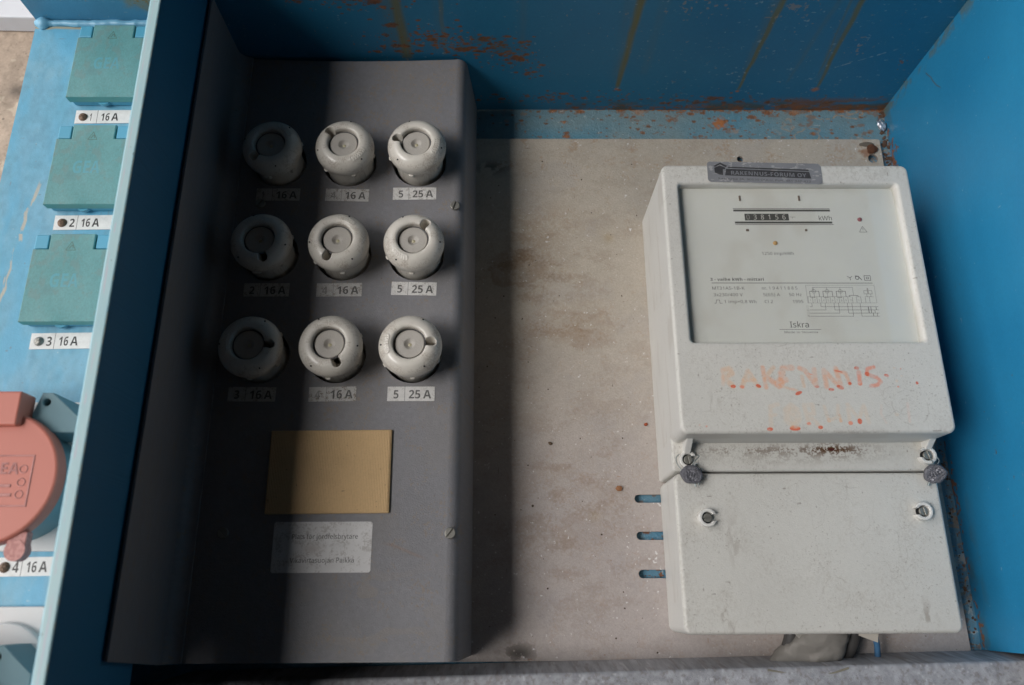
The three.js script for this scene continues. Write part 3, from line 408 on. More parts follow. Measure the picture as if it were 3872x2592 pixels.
// ------------------------------------------------------------------ grey fuse cover
{
  const X0 = -200, X1 = -16, Z0 = -392, Z1 = 34, W = X1 - X0, H = Z1 - Z0;
  const t = tex(W, H, 3.6, (u, v) => {
    const x = X0 + u, z = Z0 + v, n = fbm(x * 0.02, z * 0.02, 4), f = fbm(x * 0.5, z * 0.5, 3), k = 0.93 + 0.2 * (n - 0.5) + 0.16 * (f - 0.5);
    O[0] = 0.222 * k; O[1] = 0.218 * k; O[2] = 0.23 * k;
    mixO([0.23, 0.205, 0.18], 0.2 * sm(0.52, 0.72, fbm(x * 0.03 + 8, z * 0.03, 4)));
    mixO([0.26, 0.19, 0.125], 0.45 * sm(0.64, 0.72, 0.45 * fbm(x * 0.15, z * 0.15, 3) + 0.55 * fbm(x * 1.0, z * 0.8, 2) + 0.06 * sm(-290, -370, z) + 0.03 * blob(x, z, -60, -200, 40, 60)));
    mixO([0.36, 0.35, 0.34], 0.4 * speck(x, z, 0.7, 0.95, 0.03)); mixO([0.06, 0.045, 0.04], 0.7 * speck(x + 40, z, 0.5, 0.98, 0.015));
    mixO([0.24, 0.14, 0.09], 0.35 * sm(1.3, 0.4, Math.abs(z + 28 + 12 * (vn(x * 0.06, 3) - 0.5) - (x + 60) * 0.3)) * sm(-75, -66, x) * sm(-44, -54, x));
    mixO([0.27, 0.23, 0.185], 0.4 * sm(0.56, 0.5, Math.abs(fbm(x * 0.03 + 50, z * 0.03 + 9, 3) - 0.5) * 10) * blob(x, z, -80, 4, 40, 22));
  });
  const m = std({ map: t, roughness: 0.55, bumpMap: bump(GRAIN, W, H, 18), bumpScale: 0.00014 });
  const fc = thing('fuse_cover', 'grey folded sheet cover carrying nine porcelain fuse caps and number labels', 'fuse cover');
  const Zt = -388.8, Zb = 32, n = 24;
  const s = new THREE.Shape(); s.moveTo(-186, -Zb); s.lineTo(-34, -Zb); for (let i = 0; i <= n; i++) { const x = -34 - 152 * i / n; s.lineTo(x, -(Zt + 2.2 * Math.sin(Math.PI * clamp((x + 196) / 170)))); } s.closePath();
  const holes = []; for (let j = 0; j < 3; j++) for (let i = 0; i < 3; i++) { const c = [-158.5 + 50 * i - (i === 2 ? 0.3 : 0), -299.6 + 72.2 * j]; holes.push(c); s.holes.push(circ(c[0], c[1], 19)); }
  const bendL = [...arcPts(-186, 70, 10, 180, 270), [-186, 61.5], ...arcPts(-186, 70, 8.5, 270, 180)], up = [[-196, 70], [-194.5, 70], [-194.5, 124.5], [-196, 124.5]];
  const bendR = [[-34, 60], ...arcPts(-34, 52, 8, 90, 8), [-20.6, -0.0], [-22.1, -0.0], ...arcPts(-34, 52, 6.5, 8, 90)];
  const flatG = rise(s, 58.5, 60, 0, 48);
  const flange = (() => { const q = profile(up, Zt, Zb), a = q.attributes.position; for (let i = 0; i < a.count; i++) if (a.getY(i) > 100) { if (a.getZ(i) > 0) { a.setZ(i, a.getZ(i) - 6); a.setY(i, 134); } else a.setY(i, 123); } return q; })();
  const g = merged([flatG, profile(bendL.map(([a, b]) => [a, b]), Zt, Zb), profile(bendR, Zt, Zb)].map((q) => { q.deleteAttribute('uv'); return q; }));
  const sheet = toCreasedNormals(g, 0.7);
  mesh('sheet', [uvY(sheet, X0, X1, Z0, Z1)], m, fc);
  mesh('flange', [uvX(flange, -392, 34, 0, 184)], m, fc);
  // stickers
  const L = [['1', '16 A', -157.5, -274, 0.75], ['4', '16 A', -109, -273.6, 0.75], ['5', '25 A', -61.6, -274.8, 0.55], ['2', '16 A', -159, -201.6, 0.8], ['4', '16 A', -110, -201.6, 0.8], ['5', '25 A', -59.6, -202.4, 0.5], ['3', '16 A', -161.5, -129, 0.8], ['4', '16 A', -109.6, -129, 0.95], ['5', '25 A', -59, -129, 0.3]];
  L.forEach(([a, b, x, z, d], i) => {
    const left = i % 3 === 1 ? (xx) => 0.55 + 0.45 * sm(6, 16, xx) : () => 1;
    placed('number_label', fc, boxTop(30.5, 0.25, 9.6, labelTex(a, b, { dirt: d, s: i, white: d > 0.7 ? 0.5 : 0.66, wear: (x2) => 0.85 * left(x2) }), paperSide), x, 60.13, z, [0.0, -0.02, 0.01, 0, 0.01, -0.02, -0.01, 0.015, 0][i]).userData.label = `sticker reading ${a} ${b}`;
  });
  const tx = tex(60, 30, 14, (x, y) => { const k = 0.56 + 0.1 * fbm(x * 0.15, y * 0.15); O[0] = k; O[1] = k * 0.98; O[2] = k * 0.97; mixO([0.3, 0.27, 0.245], 0.55 * sm(0.5, 0.7, 0.5 * fbm(x * 0.25, y * 0.25, 3) + 0.5 * fbm(x * 1.6, y * 1.6, 2))); mixO([0.28, 0.2, 0.15], 0.35 * blob(x, y, 24, 16, 5, 3)); },
    (g2) => { textFit(g2, 'Plats för jordfelsbrytare', 11, 51.5, 10.2, 2.9, '', '#262322'); textFit(g2, 'Vikavirtasuojan Paikka', 11, 50, 24.2, 2.9, '', '#262322'); }, (x, y) => 0.9 + 0.1 * fbm(x, y));
  const st = rrect(-30, 30, -15, 15, 1.6), sg = upAndSides(rise(st, 0, 0.25), -30, 30, -15, 15), so = mesh('text_sticker', sg, [std({ map: tx, roughness: 0.5 }), paperSide], fc); so.position.set(-109.5 * S, 60.02 * S, -33.2 * S); so.userData.label = 'sticker with two lines of Swedish and Finnish text';
  // ribbed tan blank
  const ribs = 74, pts = []; for (let i = 0; i <= ribs * 6; i++) { const x = -37.2 + 74.4 * i / (ribs * 6), f = i / 6 % 1; pts.push([x, 2.1 + 0.11 * Math.sin(f * Math.PI * 2)]); }
  const bl = thing('x', 'x', 'x'); scene.remove(bl); delete used.x;
  const blank = new THREE.Group();
  const tanT = tex(76, 52, 6, (x, y) => { const n = fbm(x * 0.05, y * 0.05), f = fbm(x * 1.5, y * 1.5, 2), k = 0.95 + 0.1 * (n - 0.5) + 0.14 * (f - 0.5); O[0] = 0.62 * k; O[1] = 0.42 * k; O[2] = 0.215 * k; mixO([0.12, 0.07, 0.03], 0.75 * speck(x, y, 0.6, 0.965, 0.02)); mixO([0.4, 0.26, 0.13], 0.15 * sm(0.5, 0.8, fbm(x * 0.09 + 3, y * 0.1 + 3))); });
  const tan = std({ map: tanT, roughness: 0.6 });
  const ribG = profile([...pts, [37.2, 0], [-37.2, 0]], -25.2, 25.2);
  const fr = rise(rrect(-38.2, 38.2, -26, 26, 0.8), 0, 1.7, 0.7);
  const b = mesh('blanking_plate', uvY(merged([ribG, fr]), -38, 38, -26, 26), tan, fc); b.position.set(-108 * S, 60.02 * S, -79 * S); b.rotation.y = 0.006; b.userData.label = 'ribbed tan blanking plate';
  // slotted screws
  const half = () => { const q = new THREE.Shape(); q.absarc(0, 0, 3.4, 0.15, Math.PI - 0.15); q.closePath(); return rise(q, 0, 1.7, 0.6, 20); };
  const sg2 = merged([half(), half().rotateY(Math.PI), new THREE.CylinderGeometry(3.3, 3.4, 0.6, 24).translate(0, 0.3, 0)]);
  sg2.scale(S, S, S); sg2.userData.metres = true;
  for (const [x, z, a] of [[-169, -266.5, 1.1], [-33, -265, 1.25], [-170, -41.5, 2.4], [-32, -41, 0.9]]) { const o = mesh('screw', sg2, steelDull, fc); o.position.set(x * S, 60.1 * S, z * S); o.rotation.y = a; }
  globalThis.HOLES = holes;
}

// ------------------------------------------------------------------ porcelain fuse caps
{
  const raw = [[16.6, -46], [16.6, -20], [16.6, 0], [16.6, 7], [16.6, 7.6], [16.6, 8.4], [16.6, 9.2], [16.6, 11], [16.6, 13]], curve = new THREE.SplineCurve([[16.6, 13.6], [17.6, 14.3], [19.4, 15.2], [20, 17.6], [20.1, 19.8], [19.7, 21.6], [18.8, 23.4], [17.2, 25.2], [15.2, 26.6], [13.2, 27.2], [11.7, 27.2], [10.8, 26.7], [10.4, 25.8], [10.3, 24.4], [10.3, 20.5]].map((p) => new THREE.Vector2(...p)));
  for (const p of curve.getPoints(64)) raw.push([p.x, p.y]);
  const N = 240, P = [], I = [], U = [];
  const ang = (a, b) => { let d = a - b; while (d > Math.PI) d -= 2 * Math.PI; while (d < -Math.PI) d += 2 * Math.PI; return d; };
  raw.forEach(([r0, y0], j) => { for (let i = 0; i <= N; i++) {
    const t = i / N * Math.PI * 2; let r = r0, y = y0; const x = r0 * Math.cos(t), z = r0 * Math.sin(t);
    if (y0 > 18 && r0 < 18) { // keyhole at t = 0
      const k = clamp((x - 8.5) / 5.3), d = Math.hypot(x - (8.5 + 5.3 * k), z) - (1.35 + 0.95 * k); y -= Math.min(12, Math.max(0, y0 - 13)) * sm(0.75, -0.7, d);
    }
    if (y0 > 18) { }
    if (y0 > 22 && r0 > 11) { // moulded oval opposite the keyhole
      const da = ang(t, Math.PI) * 14.6, dr = r0 - 14.7, k = Math.max(0, Math.abs(da) - 4.6), d = Math.hypot(k, dr) - 1.75; y += 0.5 * sm(0.4, 0, Math.abs(d)); if (d < -0.4) y += 0.35 * sm(0.45, 0.8, Math.abs(Math.sin(da * 1.9 + 0.6 * Math.sin(dr * 2)))) ;
    }
    if (y0 > 7 && y0 < 15) for (let q = 0; q < 6; q++) { const d = Math.abs(ang(t, 0.5 + q * Math.PI / 3)) * 17; r += 1.6 * sm(1.7, 1.1, d) * sm(7.5, 9, y0); }
    P.push(r * Math.cos(t), y, r * Math.sin(t)); U.push(i / N * 2, j / raw.length);
  } });
  for (let j = 0; j < raw.length - 1; j++) for (let i = 0; i < N; i++) { const s = j * (N + 1) + i; I.push(s, s + N + 1, s + 1, s + 1, s + N + 1, s + N + 2); }
  let g = new THREE.BufferGeometry(); g.setAttribute('position', new THREE.Float32BufferAttribute(P, 3)); g.setAttribute('uv', new THREE.Float32BufferAttribute(U, 2)); g.setIndex(I); g.computeVertexNormals();
  { const n = g.attributes.normal; for (let j = 0; j < raw.length; j++) { const a = j * (N + 1), b = a + N, v = V3(n.getX(a) + n.getX(b), n.getY(a) + n.getY(b), n.getZ(a) + n.getZ(b)).normalize(); n.setXYZ(a, v.x, v.y, v.z); n.setXYZ(b, v.x, v.y, v.z); } }
  const dirt = (s) => tex(64, 32, 8, (x, y) => { const n = fbm(x * 0.1 + s, y * 0.2, 4), k = 0.9 + 0.15 * (n - 0.5); O[0] = 0.73 * k; O[1] = 0.685 * k; O[2] = 0.61 * k; mixO([0.30, 0.23, 0.17], 0.5 * sm(0.5, 0.78, 0.6 * fbm(x * 0.12 + s * 3, y * 0.2 + 5, 3) + 0.4 * fbm(x * 1.4, y * 1.6 + s, 2))); mixO([0.22, 0.17, 0.13], 0.5 * speck(x + s, y, 1.2, 0.95, 0.03)); });
  const glaze = [0, 11, 23].map((s) => { const t = dirt(s); t.wrapS = THREE.RepeatWrapping; return new THREE.MeshPhysicalMaterial({ map: t, roughness: 0.5, clearcoat: 0.6, clearcoatRoughness: 0.2 }); });
  const endG = lathe([[0, 21.6], [1.3, 21.8], [2.6, 22.9], [3.4, 23.7], [3.9, 23.9], [8.8, 24.0], [9.3, 23.7], [9.3, 21.5]], 48), indG = lathe([[0, 22.2], [0.9, 22.0], [1.5, 21.5]], 20), ringG = lathe([[9.25, 22.6], [9.5, 23.4], [10.0, 23.4], [10.35, 22.8]], 48);
  const endM = flat(0.44, 0.41, 0.37, 0.5, { bumpMap: GRAIN, bumpScale: 0.0002 }), indM = flat(0.42, 0.38, 0.25, 0.4), ringM = flat(0.12, 0.12, 0.125, 0.4, { metalness: 0.6 });
  const NAMES = ['shaded fuse cap over the sticker 1 16 A, keyhole lower left', 'fuse cap, keyhole upper left, topmost over a 4 16 A sticker', 'fuse cap, keyhole at its left, topmost over a 5 25 A sticker',
    'shaded fuse cap over the sticker 2 16 A, keyhole at bottom', 'fuse cap, keyhole lower left, over the middle 4 16 A sticker', 'fuse cap, keyhole upper right, over the middle 5 25 A sticker',
    'shaded fuse cap over the sticker 3 16 A, keyhole right', 'fuse cap, keyhole lower right, lowest over a 4 16 A sticker', 'fuse cap, keyhole at its right, lowest over a 5 25 A sticker'];
  const TURN = [133, -137, -167, 73, 113, -54, 1, 65, -3];
  let first = null;
  HOLES.forEach(([x, z], i) => {
    const at = [x + [0, 0, 0, -0.6, 0.3, 0.4, -0.5, 0, 0.6][i], 60, z + [0.5, 0, -0.6, 0, 0, 0.3, 0.4, 0, 0][i]], lab = 'white ' + NAMES[i];
    let o;
    if (!first) { first = o = thing('screw_fuse', lab, 'fuse cap', at, 'porcelain fuse caps in three rows on the grey cover'); o.userData.base = 'screw_fuse'; mesh('cap', [g], glaze[0], o); const e = mesh('fuse_end', [endG], endM, o); mesh('indicator', [indG], indM, e); mesh('retaining_ring', [ringG], ringM, o); for (const q of [60, 180, 300]) { const h = mesh('hole_shade_disc', [new THREE.CylinderGeometry(0.55, 0.55, 0.5, 10).rotateZ(-0.75).translate(17.9, 24.85, 0)], black, o); h.rotation.y = q * Math.PI / 180; } }  // black discs stand in for the shade inside the tiny pin holes
    else { o = copy(first, lab, at); o.children[0].material = glaze[i % 3]; }
    o.rotation.set(0, -TURN[i] * Math.PI / 180, 0);
  });
}

// ------------------------------------------------------------------ the electricity meter
{
  const mt = thing('electricity_meter', 'cream plastic electricity meter with faded orange lettering on the plate', 'meter');
  const X0 = 105, X1 = 287, Z0 = -293, Z1 = 22, W = X1 - X0, H = Z1 - Z0;
  const ring = (x, z, cx, cz, r, a0, w = 0.7) => { const d = Math.abs(Math.hypot(x - cx, z - cz) - r + 1.5 * (vn(x * 0.3, z * 0.3) - 0.5)); return sm(w, 0.1, d) * sm(0.45, 0.6, fbm(x * 0.3 + a0, z * 0.3, 3)); };
  const t = tex(W, H, 5, (u, v) => {
    const x = X0 + u, z = Z0 + v, n = fbm(x * 0.025, z * 0.025, 4), f = fbm(x * 0.5, z * 0.5, 2), k = 0.95 + 0.1 * (n - 0.5) + 0.05 * (f - 0.5);
    O[0] = 0.61 * k; O[1] = 0.592 * k; O[2] = 0.545 * k;
    const dz = z > -80 ? 1 : 0.85;
    mixO([0.24, 0.185, 0.135], dz * 0.2 * sm(0.5, 0.8, 0.5 * fbm(x * 0.055 + 3, z * 0.05, 4) + 0.5 * fbm(x * 1.2, z * 0.9, 2)));
    mixO([0.16, 0.115, 0.085], 0.4 * sm(0.74, 0.82, fbm(x * 1.3 + 8, z * 1.1, 2)) * sm(0.35, 0.7, fbm(x * 0.05, z * 0.05 + 20)));
    mixO([0.14, 0.105, 0.08], 0.5 * speck(x, z, 0.42, 0.952, 0.03) + 0.6 * speck(x + 30, z + 90, 1.3, 0.958, 0.02));
    const sc = Math.abs(fbm(x * 0.09 + 30, z * 0.06, 2) - 0.5); mixO([0.2, 0.16, 0.125], 0.3 * sm(0.007, 0.001, sc) * sm(0.52, 0.66, fbm(x * 0.05, z * 0.05 + 60, 2)));
    mixO([0.22, 0.17, 0.125], 0.22 * (ring(x, z, 255, -115, 11, 2) + ring(x, z, 247, -121, 8, 5, 0.5) + ring(x, z, 206, -6, 8, 9, 0.6) + 0.7 * ring(x, z, 142, -112, 9, 4)));
    mixO([0.13, 0.075, 0.045], 0.9 * sm(0.44, 0.62, fbm(x * 0.22, z * 0.35, 3) * 0.55 + fbm(x * 1.2, z * 1.2, 2) * 0.45 + 0.02) * (1.0 * blob(x, z, 217, -94.5, 21, 4.2) + 0.5 * blob(x, z, 160, -94, 40, 2.6) + 0.35 * blob(x, z, 190, -91, 60, 6)));
    mixO([0.2, 0.15, 0.11], 0.5 * sm(0.5, 0.65, fbm(x * 0.3, z * 0.12)) * (blob(x, z, 136, 7, 5, 10) + blob(x, z, 260, 9, 5, 8) + 0.6 * blob(x, z, 146, -36, 5, 16) + 0.6 * blob(x, z, 133, -120, 3, 6)));
    mixO([0.25, 0.22, 0.17], 0.28 * sm(0.5, 0.75, fbm(x * 0.5, z * 0.4)) * sm(-268, -288, z));
  }, (g) => { // lettering in felt pen, bleached by the sun; coordinates in mm on the housing
    const F = (px, pz) => [145 + (px - 330) * 0.0592 - X0, -128.4 + (pz - 375) * 0.0575 - Z0]; // from the strokes' own grid
    g.lineCap = 'round'; g.lineJoin = 'round';
    const st = (pts, w, c) => { g.strokeStyle = c; for (const [m, q] of [[1.25, 0.55], [0.8, 0.6]]) { g.globalAlpha = q; g.lineWidth = w * m; g.beginPath(); pts.forEach((p, i) => (i ? g.lineTo(...F(...p)) : g.moveTo(...F(...p)))); g.stroke(); } g.globalAlpha = 1; };
    const dot = (px, pz, a, b, c, rot = 0) => { const [x, z] = F(px, pz); g.fillStyle = c; g.beginPath(); g.ellipse(x, z, a, b, rot, 0, 7); g.fill(); };
    const A = 'rgba(216,178,146,0.62)', B = 'rgba(220,162,128,0.66)', C = 'rgba(222,134,104,0.8)', D = 'rgba(208,92,58,0.9)', Fd = 'rgba(212,192,170,0.5)';
    st([[225, 350], [240, 190]], 2.4, 'rgba(222,180,150,0.35)'); st([[240, 190], [310, 170], [330, 225], [245, 270], [325, 368]], 3.4, A); dot(330, 372, 1.7, 1.1, D);
    st([[425, 375], [505, 195], [590, 370]], 2.8, A); st([[450, 300], [565, 300]], 2.4, A); dot(424, 378, 1.5, 1.1, C); dot(600, 368, 1.8, 1.1, D, 0.4);
    st([[665, 155], [680, 385]], 2.6, B); st([[680, 275], [780, 160]], 2.6, A); st([[700, 270], [820, 375]], 3.2, B);
    st([[980, 160], [880, 165], [860, 270], [800, 340], [900, 300]], 3.4, B); st([[850, 220], [850, 360]], 3, B); st([[865, 380], [1000, 420]], 1.6, A); dot(955, 405, 1.9, 0.8, B); dot(1018, 450, 2.4, 1.1, D, -0.4);
    st([[1085, 375], [1075, 260]], 2, A); st([[1060, 165], [1115, 190], [1215, 365], [1215, 180]], 2.8, B); dot(1225, 378, 1.5, 0.8, D); st([[1130, 225], [1190, 240]], 0.6, C);
    st([[1325, 375], [1320, 190], [1440, 350], [1480, 380], [1450, 170]], 2.9, B); dot(1372, 410, 1.8, 1.0, D); dot(1470, 385, 2.4, 1.3, D, 0.4); st([[1445, 195], [1550, 225], [1575, 345]], 2.2, B); st([[1440, 195], [1510, 212]], 0.7, D); dot(1578, 342, 1.2, 1.0, D);
    st([[1692, 215], [1688, 345]], 2.5, C); dot(1676, 166, 1.6, 1.1, D); dot(1688, 345, 1.3, 1, C);
    st([[1860, 155], [1790, 175], [1775, 235], [1880, 275], [1915, 320], [1870, 360], [1800, 372]], 2.2, C); dot(1778, 235, 1.5, 1.4, D); dot(1985, 252, 1.6, 0.9, D, 0.3); dot(2300, 338, 0.9, 1.0, D); dot(2090, 380, 0.7, 0.5, C); dot(2085, 315, 0.9, 1, Fd); dot(2080, 165, 1, 0.5, Fd); dot(2150, 175, 0.4, 0.4, C); dot(2145, 258, 0.7, 0.5, Fd);
    st([[780, 575], [700, 600], [685, 830]], 2.6, Fd); st([[690, 700], [750, 690]], 2, Fd); dot(672, 848, 1.9, 1.1, D);
    st([[920, 590], [860, 640], [860, 760], [930, 810], [985, 740], [980, 640], [920, 590]], 3.6, Fd); st([[920, 640], [925, 780]], 4, Fd); dot(935, 842, 3.4, 1.4, D); dot(935, 825, 3.0, 1.2, B);
    st([[1085, 790], [1060, 585], [1150, 580], [1150, 680], [1090, 690], [1205, 830]], 2.7, Fd); dot(1088, 790, 1.4, 1, C); dot(1204, 830, 1.5, 1.1, D);
    st([[1270, 600], [1300, 760], [1400, 720], [1420, 590]], 2.2, Fd); dot(1300, 752, 1.3, 1.4, A); dot(1425, 755, 1.1, 1.4, A); st([[1420, 700], [1430, 760]], 1.6, A);
    st([[1520, 780], [1520, 580], [1620, 740], [1690, 590], [1720, 780]], 2.4, Fd); dot(1525, 785, 1.5, 1.3, C); dot(1625, 765, 1.5, 1.8, D);
    st([[1880, 590], [1860, 680], [1900, 780]], 1.5, 'rgba(220,190,170,0.25)'); st([[2160, 570], [2150, 770]], 1.8, 'rgba(220,190,170,0.3)'); dot(2025, 690, 1.4, 1.2, Fd);
    dot(10, 815, 0.6, 0.6, C); dot(-60, 800, 0.4, 0.4, C);
  }, (x, y) => 0.55 + 0.45 * sm(0.3, 0.6, fbm(x * 0.5, y * 0.5, 3)));
  const sideT = tex(100, 100, 5, (x, y) => { const n = fbm(x * 0.04, y * 0.04, 3), k = 0.96 + 0.08 * (n - 0.5); O[0] = 0.66 * k; O[1] = 0.645 * k; O[2] = 0.605 * k; mixO([0.35, 0.29, 0.23], 0.3 * speck(x, y, 0.5, 0.94, 0.04)); mixO([0.42, 0.37, 0.31], 0.25 * sm(0.55, 0.75, fbm(x * 0.03, y * 0.12))); }); sideT.wrapS = sideT.wrapT = THREE.RepeatWrapping;
  const bG = bump(GRAIN, W, H, 22), bS = bump(GRAIN, 1, 1, 0.2);
  const topM = std({ map: t, roughness: 0.5, bumpMap: bG, bumpScale: 0.00013 }), sideM = std({ map: sideT, roughness: 0.5, bumpMap: bS, bumpScale: 0.00013 });
  // upper housing with the window opening
  const XL = 110, XE = 281.5, s = rrect(XL, XE, -287.5, -98.6, 5);
  s.holes.push(rrect(121.2, 271.5, -272.6, -158, 2.6, THREE.Path));
  const up = rise(s, 0.5, 78, 2.2, 10), low = rise(rrect(XL + 0.12, XE - 0.12, -112, -80.2, 2), 0.6, 47.4, 1.6, 10);
  mesh('housing', upAndSides(merged([up, low]), X0, X1, Z0, Z1), [topM, sideM], mt);
  mesh('terminal_lid', upAndSides(rise(rrect(XL + 0.3, XE - 0.2, -79.2, 18.6, 5), 1, 47, 2.4, 10), X0, X1, Z0, Z1), [topM, sideM], mt);
  // face with its print
  const fx0 = 117, fz0 = -277, FW = 159, FH = 123;
  const ft = tex(FW, FH, 11, (u, v) => { const x = fx0 + u, z = fz0 + v, k = 0.71 + 0.05 * (fbm(x * 0.03, z * 0.03, 3) - 0.5); O[0] = k; O[1] = k * 1.0; O[2] = k * 0.955; mixO([0.5, 0.45, 0.38], 0.22 * sm(0.5, 0.8, fbm(x * 0.05, z * 0.04 + 10, 4)) + 0.3 * speck(x, z, 0.8, 0.95, 0.03)); },
    (g) => {
      g.translate(-fx0, -fz0); const K = '#302f2e', G2 = '#777572', T = (a, x0, x1, z, c, w = '', f = K) => textFit(g, a, x0, x1, z, c, w, f), R = (x, z, w, h, f = K) => { g.fillStyle = f; g.fillRect(x, z, w, h); };
      line(g, [[159, -257.3], [226, -257.2]], 0.35, K); R(159.2, -256.5, 66.9, 1.5); R(159.5, -247.3, 67, 1.5); line(g, [[159.6, -245.0], [227.2, -245]], 0.35, K);
      R(166.6, -253.3, 30.4, 5.2, '#242322'); '038156'.split('').forEach((c, i) => T(c, 167.6 + i * 4.95, 170.2 + i * 4.95, -248.9, 3.7, '', i ? '#cfcdc6' : '#9a9894')); line(g, [[197.6, -250.8], [201.6, -250.7]], 0.25, G2); line(g, [[199.4, -250.7], [199.4, -249.6]], 0.25, G2);
      T('kWh', 217.2, 227, -248.3, 3.3, '', '#3f3d3b'); T('1250 imp/kWh', 175.3, 197.4, -222.3, 2.2, '', '#403e3c');
      line(g, [[244.2, -239.3], [246.7, -243.6], [249.4, -239.3], [244.2, -239.3]], 0.3, K); line(g, [[246.8, -242.3], [246.8, -240.6]], 0.3, K);
      T('3 - vaihe kWh - mittari', 138.8, 175, -203.4, 2.1, 'bold'); line(g, [[139.6, -201.8], [247.4, -201.6]], 0.4, K);
      T('MT31A5-1B-K', 139.3, 161.2, -197, 2.2, '', '#413f3d'); T('3x230/400 V', 140, 159.5, -192.3, 2.2, '', '#413f3d'); T('1 imp=0,8 Wh', 146.5, 168.3, -187.4, 2.2, '', '#413f3d'); line(g, [[140.3, -187.3], [141.3, -187.3], [141.7, -189.6], [143.7, -189.6], [143.9, -187.3], [145.6, -187.3]], 0.3, '#413f3d');
      T('nr. 1 9 4 1 1 8 8 5', 172.5, 196.6, -197, 2.1, '', '#413f3d'); T('5(65) A', 173, 184.4, -192.3, 2.2, '', '#413f3d'); T('50 Hz', 190.2, 198.8, -192.3, 2.2, '', '#413f3d'); T('Cl 2', 173.4, 179.3, -187.4, 2.2, '', '#413f3d'); T('1995', 192, 199.4, -187.4, 2.2, '', '#413f3d');
      line(g, [[231, -206.6], [232.8, -205.4], [232.9, -203.6]], 0.35, K); line(g, [[232.8, -205.4], [234.2, -206.6]], 0.35, K); g.strokeStyle = K; g.lineWidth = 0.45; g.beginPath(); g.arc(237.6, -205.4, 1.15, 0, 7); g.stroke(); line(g, [[236.2, -206.8], [238.4, -206.6], [240.6, -203.8]], 0.5, K);
      g.strokeStyle = K; g.lineWidth = 0.35; g.strokeRect(242.4, -207, 4.1, 3.4); g.strokeRect(243.7, -205.9, 1.5, 1.2);
      // wiring diagram
      const q = (px, py) => [202.2 + (px - 70) * 0.02685, -200.1 + (py - 455) * 0.0313], l = (p, w = 0.22, c = '#4c4a48') => line(g, p.map(([a, b]) => q(a, b)), w, c);
      l([[70, 455], [1780, 455], [1780, 860], [70, 860], [70, 455]], 0.22, '#8a8885'); l([[230, 590], [230, 505], [1230, 505], [1230, 690]], 0.2); for (const x of [150, 480, 810]) { l([[x, 720], [x, 595], [x + 230, 595], [x + 230, 720]], 0.32, K); g.strokeStyle = '#4c4a48'; g.lineWidth = 0.22; const [a, b] = q(x + 105, 595); g.beginPath(); g.arc(a, b, 1.3, 0, 7); g.stroke(); l([[x + 105, 505], [x + 105, 740]], 0.2); l([[x, 740], [x + 125, 740]], 0.25); }
      l([[70, 720], [1160, 720]]); for (let i = 0; i <= 10; i++) l([[90 + i * 110, 720], [90 + i * 110, 860]], 0.2); for (let i = 0; i < 10; i++) { const [a, b] = q(125 + i * 110, 825); T(String(i + 1), a, a + (i === 9 ? 1.7 : 1), b, 1.4, '', '#8d8b88'); } l([[1120, 720], [1120, 690], [1340, 690], [1340, 720]], 0.3, K); l([[1290, 860], [1290, 720], [1400, 720], [1400, 860]]); { const [a, b] = q(1310, 825); T('11', a, a + 1.5, b, 1.4, '', '#8d8b88'); }
      l([[1500, 580], [1700, 580], [1700, 655], [1500, 655], [1500, 580]]); l([[1560, 655], [1560, 720]]); l([[1660, 655], [1660, 720]]); l([[1510, 720], [1720, 720]]); l([[1510, 720], [1510, 860]]); l([[1615, 720], [1615, 860]]); l([[1600, 520], [1600, 655]], 1, '#a09e9a');
      l([[110, 945], [165, 945], [165, 860]], 0.26); l([[385, 860], [385, 945], [1800, 945]], 0.26); l([[95, 1018], [495, 1018], [495, 860]], 0.26); l([[715, 860], [715, 1018], [1800, 1018]], 0.26); l([[95, 1090], [825, 1090], [825, 860]], 0.26); l([[1045, 860], [1045, 1090], [1800, 1090]], 0.26); l([[95, 1160], [1155, 1160], [1155, 860]], 0.26); l([[1360, 860], [1360, 1160], [1800, 1160]], 0.26); l([[1550, 945], [1550, 1090]], 0.5); l([[1610, 945], [1610, 1090]], 0.4); l([[1740, 945], [1740, 1018]], 0.4); l([[1700, 1018], [1700, 1090]], 0.3); l([[1650, 1090], [1650, 1160]], 0.4); l([[1745, 1090], [1745, 1160]], 0.3);
      ['L1', 'L2', 'L3', 'N'].forEach((c, i) => { const [a, b] = q(20, 960 + i * 72); T(c, a, a + 1.6, b, 1.4, '', '#8d8b88'); });
      T('Iskra', 188.2, 201.3, -170.3, 4.1, '', '#262524'); line(g, [[181.2, -168.9], [208.6, -168.8]], 0.3, '#4c4a48'); T('Made in Slovenia', 184, 206.4, -166.3, 1.4, '', '#3b3a38');
    }, () => 0.9);
  const face = mesh('face_plate', uvY(box(fx0, fx0 + FW, 70.4, 71, fz0, fz0 + FH), fx0, fx0 + FW, fz0, fz0 + FH), std({ map: ft, roughness: 0.7 }), mt);
  const dome = (r, h) => lathe([[0, h], [r * 0.5, h * 0.88], [r * 0.85, h * 0.5], [r, 0]], 24);
  const led = (name, x, z, m, label) => { const o = mesh(name, [dome(1.55, 1.5)], m, face); o.position.set(x * S, 71 * S, z * S); o.userData.label = label; };
  led('indicator', 245.6, -248.8, flat(0.28, 0.10, 0.115, 0.3), 'dark red indicator'); led('indicator', 185.4, -231, flat(0.50, 0.31, 0.12, 0.3), 'amber indicator');
  const peg = (x, z, w, d) => { const o = mesh('clip', [rbox(-w / 2, w / 2, 0, 0.8, -d / 2, d / 2, 0.3)], flat(0.2, 0.155, 0.13, 0.8), face); o.position.set(x * S, 71 * S, z * S); };
  peg(164.4, -265, 1.2, 4); peg(205.6, -265, 1.3, 4); peg(167.4, -240.6, 2, 1.6); peg(207.6, -240.6, 1.6, 1.6);
